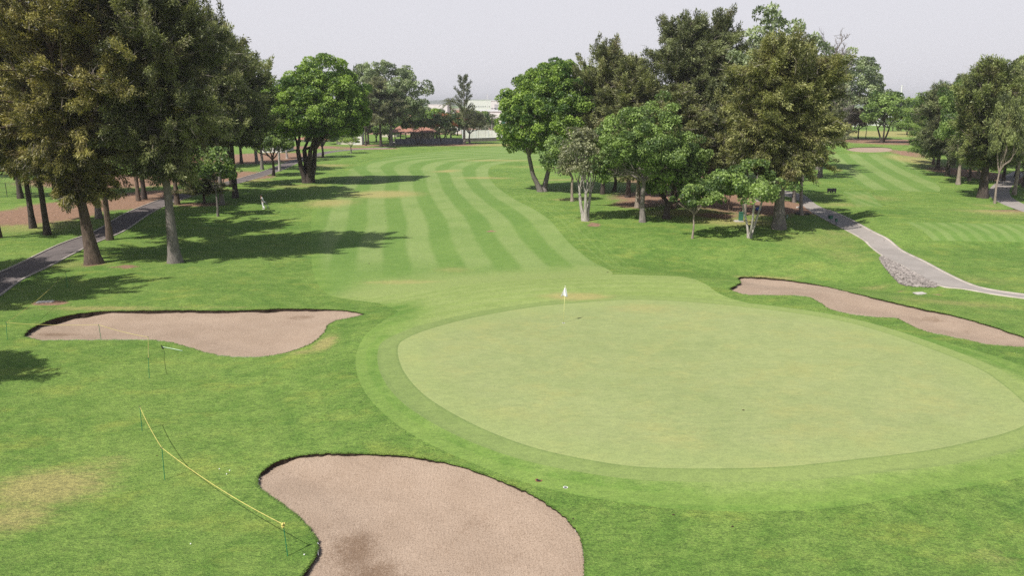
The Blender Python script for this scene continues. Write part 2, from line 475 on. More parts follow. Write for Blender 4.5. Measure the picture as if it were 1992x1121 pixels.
# ------------------------------------------------------------------ one triangulation shared by every region: no gaps, no overlaps
pts = []
r = 7.0
while r < 7500:
    st = 0.0125 if r < 150 else (0.02 if r < 420 else 0.12)
    half = math.radians(58 if r < 420 else 62)
    nn = int(2 * half / (st * 1.25))
    an = np.linspace(-half, half, nn) + (0.3 if int(r * 10) % 2 else -0.3) * st
    pts.append(np.stack([np.sin(an) * r, np.cos(an) * r], 1))
    r *= 1 + st
bk = [(x, y) for x in range(-60, 61, 6) for y in range(-24, 1, 6)]
pts.append(np.array(bk, float)); pts.append(np.array([(-7000, -60), (7000, -60), (-7000, 200), (7000, 200), (-300, -60), (300, -60), (-300, 60), (300, 60)], float))
P = np.concatenate(pts)
# extra points inside the sand so its dish is smooth
for Q, s in ((B1, 0.30), (B2, 0.5), (B3, 0.5)):
    gx, gy = np.meshgrid(np.arange(Q[:, 0].min(), Q[:, 0].max(), s), np.arange(Q[:, 1].min(), Q[:, 1].max(), s))
    gx = gx.ravel() + rng.normal(0, s * .1, gx.size); gy = gy.ravel() + rng.normal(0, s * .1, gy.size)
    m = inside(gx, gy, Q); P = np.concatenate([P, np.stack([gx[m], gy[m]], 1)])
verts = [Vector((float(a), float(b))) for a, b in P]
edges = []
for nme, Q in REG:
    o = len(verts)
    verts += [Vector((float(a), float(b))) for a, b in Q]
    edges += [(o + i, o + (i + 1) % len(Q)) for i in range(len(Q))]
cv, ce, cf, _, _, _ = delaunay_2d_cdt(verts, edges, [], 0, 1e-4)
VX = np.array([(v.x, v.y) for v in cv]); TR = np.array([f for f in cf if len(f) == 3], np.int32)
p0, p1, p2 = VX[TR[:, 0]], VX[TR[:, 1]], VX[TR[:, 2]]
cr = (p1[:, 0] - p0[:, 0]) * (p2[:, 1] - p0[:, 1]) - (p1[:, 1] - p0[:, 1]) * (p2[:, 0] - p0[:, 0])
TR[cr < 0] = TR[cr < 0][:, ::-1]
cen = (p0 + p1 + p2) / 3
lab = np.full(len(TR), -1)
for k in range(len(REG) - 1, -1, -1):
    lab[inside(cen[:, 0], cen[:, 1], REG[k][1])] = k
VZ = terrain(VX[:, 0], VX[:, 1])
eps = 0.05
NX = -(terrain(VX[:, 0] + eps, VX[:, 1]) - terrain(VX[:, 0] - eps, VX[:, 1])) / (2 * eps)
NY = -(terrain(VX[:, 0], VX[:, 1] + eps) - terrain(VX[:, 0], VX[:, 1] - eps)) / (2 * eps)
NRM = np.stack([NX, NY, np.ones_like(NX)], 1); NRM /= np.linalg.norm(NRM, axis=1)[:, None]

def blobs(L):
    s = np.zeros(len(VX))
    A = np.array(L, float)
    px, py, rx, ry, w = A.T
    xa, ya = unproj(px, py); xb, _ = unproj(px + rx, py)
    _, yc = unproj(px, np.maximum(py - ry, 205)); _, yd = unproj(px, py + ry)
    for k in range(len(L)):
        # ellipse whose axis follows the ground
        s = np.maximum(s, w[k] * gauss(VX[:, 0], VX[:, 1], xa[k], (yc[k] + yd[k]) / 4 + ya[k] / 2, abs(xb[k] - xa[k]), max((yc[k] - yd[k]) / 2, 0.3)))
    return s
DIRT = np.maximum(.95 * sstep(300, 345, VX[:, 1]) * sstep(-140, -100, VX[:, 0]) * sstep(60, 30, VX[:, 0]), blobs([(60, 420, 130, 20, 1.3), (150, 402, 120, 15, 1.3), (250, 396, 90, 14, 1.3), (300, 380, 90, 12, 1.2), (380, 372, 60, 9, 1.0), (230, 352, 200, 16, 1.2), (430, 345, 90, 14, 1.1), (390, 398, 70, 5, .9),
              (500, 345, 45, 6, .9), (500, 308, 120, 12, 1.3), (600, 287, 90, 4, 1.0), (715, 289, 70, 2.2, 1.2), (850, 282.5, 90, 2.0, 1.1), (182, 515, 30, 5, .9), (245, 519, 38, 4, 1.0), (340, 512, 25, 4, .8),
              (100, 590, 48, 5, 1.1), (1330, 385, 150, 18, 1.2), (1240, 398, 60, 9, 1.0), (1450, 400, 100, 18, 1.2), (1545, 402, 45, 14, 1.0), (1350, 350, 160, 15, 1.2), (1395, 420, 60, 9, .8),
              (1153, 438, 14, 8, 1.1), (1775, 300, 42, 12, .9), (1905, 340, 60, 18, 1.3), (1975, 350, 60, 15, 1.2), (1745, 276, 130, 7, 1.1), (1650, 272, 60, 4, 1.0), (1960, 409, 60, 4, .8),
              (1760, 565, 20, 3.5, 1.1), (1828, 575, 14, 3, 1.1), (957, 450, 9, 4, .9), (1465, 470, 12, 4, .5), (730, 283, 50, 2.0, 1.1), (880, 280.5, 60, 1.6, 1.1)]))
DRY = blobs([(90, 950, 130, 45, .95), (20, 1010, 100, 40, .75), (210, 905, 60, 30, .5), (1120, 577, 70, 8, 1.0), (632, 668, 18, 16, 1.2), (600, 684, 40, 5, .8), (200, 600, 150, 5, .8), (420, 598, 150, 3, .5),
             (745, 378, 80, 8, 1.0), (640, 395, 60, 10, .8), (780, 549, 90, 5, .7), (880, 525, 50, 8, .5), (1440, 432, 110, 10, .8), (1330, 415, 100, 9, .8), (945, 346, 60, 2, .9), (868, 333, 30, 3, .9),
             (960, 312, 90, 2.5, .7), (1030, 324, 50, 2, .7), (1110, 388, 40, 3, .9), (1085, 350, 60, 3, .6), (1600, 470, 110, 26, .42), (1490, 541, 70, 3.5, 1.0), (1560, 520, 120, 18, .3), (1650, 500, 70, 25, .42),
             (1700, 561, 70, 5, .6), (1860, 590, 140, 8, .55), (1930, 1085, 60, 25, .45), (1700, 260, 200, 6, 1.3), (960, 282, 150, 2.5, 1.0), (640, 322, 50, 4, .8), (480, 352, 60, 4, .8), (1780, 312, 40, 12, 1.0),
             (1630, 455, 60, 10, .5), (1640, 398, 50, 6, .6), (1940, 410, 80, 7, .9), (1920, 400, 30, 5, .6), (580, 362, 80, 5, .6), (60, 440, 120, 20, .6), (140, 515, 80, 12, .5), (1900, 545, 120, 12, .4),
             (1700, 385, 60, 8, .5), (1050, 470, 14, 5, .4), (980, 640, 200, 30, .25), (1250, 600, 100, 12, .5), (1830, 780, 40, 12, .35), (700, 345, 40, 4, .5), (560, 640, 4, 2, .2)])
# stripes of the fairway follow its right-hand edge
EDG = px_poly(FR_EDGE, closed=False, n=5)
d0 = EDG[0] - EDG[1]; d1 = EDG[-1] - EDG[-2]
q_ = np.concatenate([[0], np.cumsum(np.linalg.norm(np.diff(EDG, axis=0), axis=1))]); qq_ = np.linspace(0, q_[-1], 90)
EDG = np.stack([np.interp(qq_, q_, EDG[:, k]) for k in (0, 1)], 1)
for _ in range(14): EDG[1:-1] = (EDG[:-2] + EDG[1:-1] * 2 + EDG[2:]) / 4
d0 = EDG[0] - EDG[2]; d1 = EDG[-1] - EDG[-3]
EDG = np.concatenate([[EDG[0] + d0 / np.linalg.norm(d0) * 40], EDG, [EDG[-1] + np.array([60.0, 9.0])], [EDG[-1] + np.array([140.0, 20.0])]])
ed, es, ea = poly_dist(VX[:, 0], VX[:, 1], EDG)
grow = 1 + 0.45 * sstep(130, 175, VX[:, 1]) 
# (light stripe first)
UU = ed / 4.35 / grow * es + 0.0
EDGE = np.where(es < 0, ed, 0) * sstep(50, 62, VX[:, 1]) * sstep(120, 100, VX[:, 1])
STR = sstep(51, 64, VX[:, 1] + 0.25 * VX[:, 0])

def region(sel, name, mat, kind='structure', dz=None, attrs=None, flat_n=False):
    T = TR[sel]
    ids, inv = np.unique(T, return_inverse=True)
    Z = VZ[ids] + (dz[ids] if dz is not None else 0)
    V = np.stack([VX[ids, 0], VX[ids, 1], Z], 1)
    A = {'dry': DRY[ids], 'dirt': DIRT[ids], 'u': UU[ids], 'edge': EDGE[ids], 'stripe': STR[ids]}
    for k, v in (attrs or {}).items(): A[k] = v[ids]
    o = mesh_np(name, V, inv.reshape(T.shape), mat, smooth=True, attrs=A)
    if dz is None:
        o.data.normals_split_custom_set_from_vertices([tuple(n) for n in NRM[ids]])
    if kind: o['kind'] = kind
    return o
K = {n: k for k, (n, _) in enumerate(REG)}

STRIPE_C = (0.235, 0.300, 0.105)  # sheen of the leaning mown grass, painted into the stripe colour
RGH = ((0.098, 0.184, 0.035), (0.186, 0.275, 0.063))
M_rough = grass_mat('rough_grass', *RGH, 'rough')
M_fair = grass_mat('fairway_grass', (0.112, 0.200, 0.043), (0.155, 0.242, 0.058), 'fairway', base=RGH)
M_green = grass_mat('green_grass', (0.222, 0.268, 0.106), (0.280, 0.315, 0.135), 'green')
M_collar = grass_mat('collar_grass', (0.165, 0.225, 0.070), (0.203, 0.262, 0.087), 'collar')
M_apron = grass_mat('apron_grass', (0.200, 0.265, 0.078), (0.255, 0.315, 0.105), 'apron', base=RGH)

ground = region(lab == -1, 'ground', M_rough)
fd, _, _ = poly_dist(VX[:, 0], VX[:, 1], np.concatenate([FAIR, FAIR[:1]]))
fsoft = np.clip(fd / 2.0, 0, 1); ad, _, _ = poly_dist(VX[:, 0], VX[:, 1], np.concatenate([APRON, APRON[:1]]))
APR = sstep(9.0, 0.0, ad) * sstep(-14.5, -9, VX[:, 0])
fsoft = np.where((ed < fd + 1.5) | ((ad < 3.0) & (VX[:, 0] > -12.5)) | (VX[:, 1] > 150), 1.0, fsoft)
fairway = region(lab == K['FAIR'], 'fairway', M_fair, attrs={'soft': fsoft, 'apr': APR})
# right hand fairway has its own straight stripes
a0 = np.array(unproj(1613, 300)).ravel(); a1 = np.array(unproj(1700, 366)).ravel()
dv = (a1 - a0) / np.linalg.norm(a1 - a0); nv = np.array([-dv[1], dv[0]])
U2 = ((VX - a0) @ nv) / 4.4
far_fairway = region(lab == K['RFAIR'], 'far_fairway', M_fair, attrs={'soft': np.ones(len(VX)), 'u': U2 + 0.1, 'stripe': np.ones(len(VX))})
t0_ = np.array(unproj(1762, 432)).ravel(); t1_ = np.array(unproj(1815, 468)).ravel()
dv = (t1_ - t0_) / np.linalg.norm(t1_ - t0_); nv = np.array([-dv[1], dv[0]])
U3 = ((VX - t0_) @ nv) / 1.45
tee_box = region(lab == K['TEE'], 'tee_box', M_fair, attrs={'soft': np.ones(len(VX)), 'u': U3, 'stripe': np.ones(len(VX)) * 0.7})
tee_box2 = region(lab == K['TEE2'], 'small_tee_box', M_fair, attrs={'soft': np.ones(len(VX)), 'u': U3 * 0.9, 'stripe': np.ones(len(VX)) * 0.6})
qd, _, _ = poly_dist(VX[:, 0], VX[:, 1], np.concatenate([GREEN, GREEN[:1]]))
green_o = region(lab == K['GREEN'], 'putting_green', M_green, attrs={'u': qd})
gcx, gcy = GREEN.mean(0)
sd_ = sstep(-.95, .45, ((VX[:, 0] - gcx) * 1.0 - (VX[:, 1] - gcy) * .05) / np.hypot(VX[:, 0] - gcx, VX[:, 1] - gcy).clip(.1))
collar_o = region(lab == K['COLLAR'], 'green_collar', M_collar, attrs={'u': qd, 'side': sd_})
ad, _, _ = poly_dist(VX[:, 0], VX[:, 1], np.concatenate([APRON, APRON[:1]]))
soft = np.clip(ad / np.where(VX[:, 0] < 4, 3.6, 2.6), 0, 1); soft = np.maximum(soft, sstep(44, 50, VX[:, 1] + .12 * VX[:, 0]) * sstep(-14, -9.5, VX[:, 0]))
apron_o = region(lab == K['APRON'], 'green_apron', M_apron, attrs={'u': qd, 'soft': soft})
for o, l in ((ground, 'green rough grass with thin straw coloured patches round the whole course'), (fairway, 'light and dark striped fairway curving away past the trees'),
             (far_fairway, 'small striped fairway on the far right below a bunker'), (tee_box, 'flat striped tee beyond the grey cart path'), (tee_box2, 'small striped tee near the two black boxes'),
             (green_o, 'pale smooth oval putting green round the flag'), (collar_o, 'darker mown ring round the putting green'), (apron_o, 'short pale grass round the green')):
    o['label'] = l

# paths
m, nt = new_mat('path_concrete'); g = G(nt); co = g.coord()
n1 = g.noise(co, 0.5, 5, 0.65); n2 = g.noise(co, 14, 4, 0.7)
c = g.mix(g.smooth(n1, 0.3, 0.7), (0.268, 0.243, 0.222), (0.335, 0.304, 0.278)); c = g.mix(g.math('MULTIPLY', g.smooth(n2, 0.4, 0.7), 0.3), c, (0.22, 0.185, 0.165))
g.out(g.pbr(c, 0.9, 0.2, g.bump(n2, 0.3, 0.02))); M_path = m
m, nt = new_mat('path_asphalt'); g = G(nt); co = g.coord()
n1 = g.noise(co, 0.6, 5, 0.65); n2 = g.noise(co, 18, 4, 0.7)
c = g.mix(g.smooth(n1, 0.3, 0.7), (0.115, 0.100, 0.098), (0.175, 0.150, 0.145)); c = g.mix(g.math('MULTIPLY', g.smooth(n2, 0.4, 0.7), 0.35), c, (0.08, 0.07, 0.068))
g.out(g.pbr(c, 0.92, 0.2, g.bump(n2, 0.3, 0.02))); M_asph = m
M_kerb = simple_mat('kerb_concrete', (0.46, 0.41, 0.36), 0.9, 0.25, 1.2)
for k, nme, mt, l in (('PATHR', 'cart_path', M_path, 'pale concrete cart path running between the grove and the right bunker'), ('PATHL', 'shaded_path', M_asph, 'dark path with pale kerbs under the tall left trees'),
                      ('PATHF', 'side_path', M_path, 'narrow path behind the row of thick trunks on the far right')):
    o = region(lab == K[k], nme, mt); o['label'] = l

def strip(name, C, w, hgt, mat, label):
    C = np.asarray(C); T = np.gradient(C, axis=0); T /= np.linalg.norm(T, axis=1)[:, None] + 1e-9
    N = np.stack([-T[:, 1], T[:, 0]], 1); a = C + N * w / 2; b = C - N * w / 2
    V = []
    for i in range(len(C)):
        za, zb = float(terrain(*a[i])), float(terrain(*b[i]))
        V += [(a[i][0], a[i][1], za - .05), (a[i][0], a[i][1], za + hgt), (b[i][0], b[i][1], zb + hgt), (b[i][0], b[i][1], zb - .05)]
    Fs = [(4 * i + j, 4 * i + j + 1, 4 * i + j + 5, 4 * i + j + 4) for i in range(len(C) - 1) for j in range(3)]
    o = mesh_np(name, V, Fs, mat); tag(o, label, None, None, 'structure'); return o
def off(C, d):
    T = np.gradient(C, axis=0); T /= np.linalg.norm(T, axis=1)[:, None]
    return C + np.stack([-T[:, 1], T[:, 0]], 1) * d
strip('path_kerb', off(PATHL_C, 1.42), 0.14, 0.07, M_kerb, 'thin pale kerb on the far side of the shaded path')
strip('path_kerb', off(PATHL_C, -1.42), 0.14, 0.07, M_kerb, 'thin pale kerb on the near side of the shaded path')
edgeL = px_poly([(1582, 415.5), (1616, 434.5), (1654, 453.5), (1679, 468.5), (1694, 482.5), (1716, 498.5), (1760, 521.5), (1825, 556.5), (1872, 563), (1934, 574), (1992, 582), (2120, 598)], closed=False, n=4)
edgeR = px_poly([(2120, 584.5), (1992, 572.5), (1919, 561.5), (1881, 549.5), (1841, 530.5), (1800, 508.5), (1760, 489.5), (1744, 477.5), (1728, 464.5), (1700, 450.5), (1669, 433.5), (1641, 419.5), (1613, 408.5)], closed=False, n=4)
strip('path_kerb', off(edgeL, 0.12), 0.20, 0.05, M_kerb, 'pale concrete edging on the near side of the cart path')
strip('path_kerb', off(edgeR, 0.12), 0.20, 0.05, M_kerb, 'pale concrete edging on the far side of the cart path')

# stone bank
M_stone = simple_mat('stone', (0.34, 0.30, 0.275), 0.9, 0.65, 4.5)
M_mortar = simple_mat('stone_bank_soil', (0.10, 0.085, 0.072), 0.95, 0.3, 3.0)
bank = region(lab == K['RIP'], 'stone_bank', M_mortar); bank['label'] = 'bank of small grey stones below the cart path'
bm = bmesh.new(); rr = random.Random(5)
bx0, by0 = RIP.min(0); bx1, by1 = RIP.max(0)
cnt = 0
for _ in range(9000):
    x, y = rr.uniform(bx0, bx1), rr.uniform(by0, by1)
    if not inside(np.array([x]), np.array([y]), RIP)[0]: continue
    s = rr.uniform(0.06, 0.15)
    M = Matrix.Translation((x, y, float(terrain(x, y)) + s * .2)) @ Matrix.Rotation(rr.uniform(0, 6.28), 4, 'Z') @ Matrix.Rotation(rr.uniform(-.6, .6), 4, 'X') @ Matrix.Diagonal((s, s * rr.uniform(.6, 1), s * rr.uniform(.4, .8), 1))
    bmesh.ops.create_icosphere(bm, subdivisions=1, radius=1, matrix=M); cnt += 1
    if cnt > 1500: break
me = bpy.data.meshes.new('bank_stones'); bm.to_mesh(me); bm.free(); me.materials.append(M_stone)
tag(link(bpy.data.objects.new('bank_stones', me)), 'loose grey stones covering the bank below the cart path', None, None, 'stuff')

# ------------------------------------------------------------------ bunkers
m, nt = new_mat('bunker_sand'); g = G(nt); co = g.coord()
n1 = g.noise(co, 0.5, 4, 0.6); n2 = g.noise(co, 22, 4, 0.85); n3 = g.noise(co, 60, 2, 0.6); n4 = g.noise(g.coord(scale=(3.5, .6, 1), rot=(0, 0, .6)), 5, 3, .6)
c = g.mix(g.smooth(n1, 0.3, 0.7), (0.335, 0.252, 0.188), (0.385, 0.295, 0.224))
c = g.mix(g.math('MULTIPLY', g.smooth(n2, 0.51, 0.38), 0.68), c, (0.16, 0.11, 0.075))
c = g.mix(g.math('MULTIPLY', g.smooth(n2, 0.54, 0.66), 0.55), c, (0.47, 0.37, 0.29))
dmp = g.math('ADD', g.math('MULTIPLY', g.attr('damp'), .8), g.math('MULTIPLY', g.math('SUBTRACT', g.noise(co, 1.7, 7, 0.8), 0.5), 1.5))
dmp = g.math('MULTIPLY_ADD', g.math('SUBTRACT', .5, n2), g.math('MULTIPLY_ADD', g.attr('damp'), 1.6, .3), dmp)
c = g.mix(g.math('MULTIPLY', g.smooth(dmp, 0.22, 1.0), 0.85), c, (0.165, 0.108, 0.070))
hh = g.math('ADD', g.math('MULTIPLY', n2, 0.7), g.math('ADD', g.math('MULTIPLY', n3, 0.4), g.math('MULTIPLY', n4, 0.9)))
g.out(g.pbr(c, 0.95, 0.1, g.bump(hh, 0.7, 0.04))); M_sand = m
M_soil = simple_mat('lip_soil', (0.055, 0.038, 0.026), 1.0, 0.5, 6.0, bump=0.8)
DAMP = blobs([(690, 1065, 60, 50, 1.1), (720, 1110, 90, 45, 1.1), (940, 1010, 90, 25, .5), (1000, 1080, 60, 30, .45), (900, 1100, 60, 30, .4), (110, 645, 60, 8, 1.0), (200, 628, 40, 5, .5), (585, 612, 35, 5, .9),
              (1810, 617, 45, 9, .8), (1850, 640, 50, 6, .6), (1940, 655, 60, 5, .5), (1975, 672, 40, 4, .8)])
M_tuft = leaf_mat('fringe_grass', (0.06, 0.12, 0.018), (0.15, 0.24, 0.05), trans=0.2)
def bunker(key, Q, label, left=0.20, far=0.07, base=0.05, dish=0.18, fringe=True, far_w=None):
    N = normals2d(Q)
    lip = base + left * np.clip(-(N[:, 0] * 0.9 - N[:, 1] * 0.45), 0, 1) ** 1.5 + far * np.clip(N[:, 1], 0, 1)
    lip = np.convolve(np.concatenate([lip[-6:], lip, lip[:6]]), np.ones(7) / 7, 'same')[6:-6]
    lip = lip * (1 + .28 * np.sin(np.arange(len(Q)) * .37 + 1) * np.sin(np.arange(len(Q)) * .13))
    sel = lab == K[key]
    ids = np.unique(TR[sel])
    xy = VX[ids]
    D2 = ((xy[:, None, :] - Q[None, ::1, :]) ** 2).sum(2) if len(ids) * len(Q) < 4e7 else None
    j = D2.argmin(1); dd = np.sqrt(D2.min(1))
    dz = np.zeros(len(VX))
    # inverse distance lip value keeps the sand level smooth
    w = 1 / (D2 + 0.05) ** 1.5; lipv = (w * lip[None]).sum(1) / w.sum(1)
    lipv = np.where(dd < 1e-3, lip[j], lipv)
    dz[ids] = -lipv - dish * sstep(0, 2.2, dd) * 0.8 + 0.012 * np.sin(xy[:, 0] * 5.1) * np.sin(xy[:, 1] * 4.3)
    root = region(sel, 'sand_bunker', M_sand, None, dz=dz, attrs={'damp': DAMP})
    tag(root, label, 'bunker', 'sand bunkers round the green', 'structure')
    # lip: a slightly ragged soil wall between turf and sand
    zt = terrain(Q[:, 0], Q[:, 1])
    n = len(Q); r2 = np.random.default_rng(3)
    a = np.stack([Q[:, 0], Q[:, 1], zt + 0.002], 1)
    mid = np.stack([Q[:, 0] + N[:, 0] * (0.03 + r2.uniform(-.02, .03, n)), Q[:, 1] + N[:, 1] * (0.03 + r2.uniform(-.02, .03, n)), zt - lip * 0.5], 1)
    b = np.stack([Q[:, 0] + N[:, 0] * 0.01, Q[:, 1] + N[:, 1] * 0.01, zt - lip - 0.04], 1)
    V = np.concatenate([a, mid, b]); I = np.arange(n); J = (I + 1) % n
    Fs = np.concatenate([np.stack([I, J, J + n, I + n], 1), np.stack([I + n, J + n, J + 2 * n, I + 2 * n], 1)])
    mesh_np('lip', V, Fs, M_soil, root)
    if fringe:
        seg = np.linalg.norm(np.roll(Q, -1, 0) - Q, axis=1); cum = np.concatenate([[0], np.cumsum(seg)])
        cnt = int(cum[-1] * 170); s = r2.uniform(0, cum[-1], cnt); i = np.clip(np.searchsorted(cum, s) - 1, 0, n - 1)
        t = ((s - cum[i]) / seg[i])[:, None]; p = Q[i] * (1 - t) + Q[(i + 1) % n] * t; nn = N[i]
        p = p + nn * r2.uniform(-0.01, 0.10, cnt)[:, None]
        L = r2.uniform(0.03, 0.085, cnt); side = r2.normal(0, 0.5, cnt)
        tt = np.stack([-nn[:, 1], nn[:, 0]], 1)
        z = terrain(p[:, 0], p[:, 1])
        ww = 0.012
        A = np.stack([p[:, 0] + tt[:, 0] * ww, p[:, 1] + tt[:, 1] * ww, z - .01], 1); Bv = np.stack([p[:, 0] - tt[:, 0] * ww, p[:, 1] - tt[:, 1] * ww, z - .01], 1)
        tip = p - nn * (L * 0.75)[:, None] + tt * (side * L)[:, None]
        Cc = np.stack([tip[:, 0], tip[:, 1], z + L * r2.uniform(0.1, .9, cnt)], 1)
        V = np.stack([A, Bv, Cc], 1).reshape(-1, 3)
        f = mesh_np('grass_fringe', V, np.arange(cnt * 3).reshape(-1, 3), M_tuft, root, tint=np.repeat(r2.random(cnt), 3)); f['kind'] = 'stuff'
    return root
bunker('B1', B1, 'largest nearest sand bunker with a damp brown patch below the yellow rope', left=0.13, far=0.03, base=.03)
bunker('B2', B2, 'long sand bunker on the left with a deep dark lip at its left end', left=0.27, far=0.05, base=.03)
bunker('B3', B3, 'narrow winding sand bunker on the right between the green and the cart path', left=0.10, far=0.095, base=.025)
bunker('B4', B4, 'small distant oval bunker at the top of the far right fairway', left=0.05, far=0.08, fringe=False)
# ------------------------------------------------------------------ trees
def unit(v): return v / (np.linalg.norm(v, axis=-1, keepdims=True) + 1e-9)

class Geo:
    def __init__(s, seed=0):
        s.V = []; s.Fc = []; s.n = 0; s.L = []; s.T = []; s.r = np.random.default_rng(seed)
    def tube(s, pts, rad, n=7):
        pts = np.asarray(pts, float); rad = np.asarray(rad, float)
        t = unit(np.gradient(pts, axis=0))
        up = np.array([0.31, 0.17, 0.2]) if abs(t[0][2]) > .7 else np.array([0, 0, 1.0])
        a = unit(np.cross(t, up)); b = np.cross(t, a)
        an = np.arange(n) * 2 * math.pi / n
        ring = pts[:, None, :] + rad[:, None, None] * (a[:, None, :] * np.cos(an)[None, :, None] + b[:, None, :] * np.sin(an)[None, :, None])
        m = len(pts); s.V.append(ring.reshape(-1, 3))
        i = np.arange(m - 1)[:, None] * n; k = np.arange(n)[None]; k2 = (k + 1) % n
        q = np.stack([i + k, i + k2, i + n + k2, i + n + k], -1).reshape(-1, 4) + s.n
        s.Fc.append(q); s.n += m * n
    def limb(s, p, q, r0, r1, bend=0.12, m=6, n=6, sag=0.0):
        p = np.array(p, float); q = np.array(q, float)
        t = np.linspace(0, 1, m)[:, None]
        L = np.linalg.norm(q - p)
        o = s.r.normal(0, bend * L, 3) * np.array([1, 1, .5])
        o2 = s.r.normal(0, bend * L * .5, 3)
        C = p + (q - p) * t + o * np.sin(t * math.pi) + o2 * np.sin(t * 2 * math.pi) + np.array([0, 0, sag * L]) * np.sin(t * math.pi)
        s.tube(C, r0 + (r1 - r0) * t[:, 0] ** .8, n)
        return C
    def trunk(s, path, r0, r1, n=12, flare=1.45):
        path = np.asarray(path, float)
        t = np.linspace(0, 1, 16)
        k = np.linspace(0, 1, len(path))
        C = np.stack([np.interp(t, k, path[:, j]) for j in range(3)], 1)
        for _ in range(2): C[1:-1] = (C[:-2] + C[1:-1] * 2 + C[2:]) / 4
        L = abs(path[-1][2] - path[0][2]) + .01
        zz = (C[:, 2] - C[0, 2])
        rad = (r0 + (r1 - r0) * t) * (1 + (flare - 1) * np.exp(-zz / (r0 * 1.6)))
        C[0, 2] -= 0.15
        # fluted, uneven bole
        i0 = s.n; s.tube(C, rad, n)
        R = s.V[-1].reshape(len(C), n, 3); ph = s.r.uniform(0, 6.28, 3)
        an = np.arange(n) * 2 * math.pi / n
        w = 1 + 0.10 * np.sin(3 * an + ph[0])[None] * np.exp(-zz / 3)[:, None] + 0.05 * np.sin(5 * an[None] + ph[1] + t[:, None] * 9) + 0.03 * s.r.normal(0, 1, (len(C), n))
        s.V[-1] = (C[:, None] + (R - C[:, None]) * w[..., None]).reshape(-1, 3)
        return C
    def leaves(s, P, O, size, tint, asp=0.62, rnd=0.9, up=0.35):
        n = len(P)
        N = unit(O * 0.55 + s.r.normal(0, rnd, (n, 3)) * .8 + np.array([0, 0, up]))
        a = unit(np.cross(N, s.r.normal(0, 1, (n, 3)))); b = np.cross(N, a)
        sz = (size * s.r.uniform(.6, 1.35, n))[:, None]
        s.L.append(np.stack([P - a * sz, P + b * sz * asp, P + a * sz, P - b * sz * asp], 1).reshape(-1, 3))
        s.T.append(np.repeat(tint, 4))
    def slivers(s, P, D, L, w, tint):
        n = len(P); D = unit(D)
        sd = unit(np.cross(D, s.r.normal(0, 1, (n, 3))))
        L = (L * s.r.uniform(.6, 1.3, n))[:, None]; w = (w * s.r.uniform(.7, 1.3, n))[:, None]
        s.L.append(np.stack([P, P + D * L * .45 + sd * w, P + D * L, P + D * L * .45 - sd * w], 1).reshape(-1, 3))
        s.T.append(np.repeat(tint, 4))
    def build(s, name, bark, leaf, loc):
        root = empty(name, loc)
        mesh_np('trunk', np.concatenate(s.V), np.concatenate(s.Fc), bark, root, smooth=True)
        if s.L:
            V = np.concatenate(s.L)
            mesh_np('crown', V, np.arange(len(V)).reshape(-1, 4), leaf, root, tint=np.concatenate(s.T))
        return root

def lump(u, ph, r):
    """low frequency swelling of a crown by direction"""
    v = 0
    for k, (a, b, c, w) in enumerate(ph): v = v + w * np.sin(u @ np.array([a, b, c]) + k * 1.7)
    return v

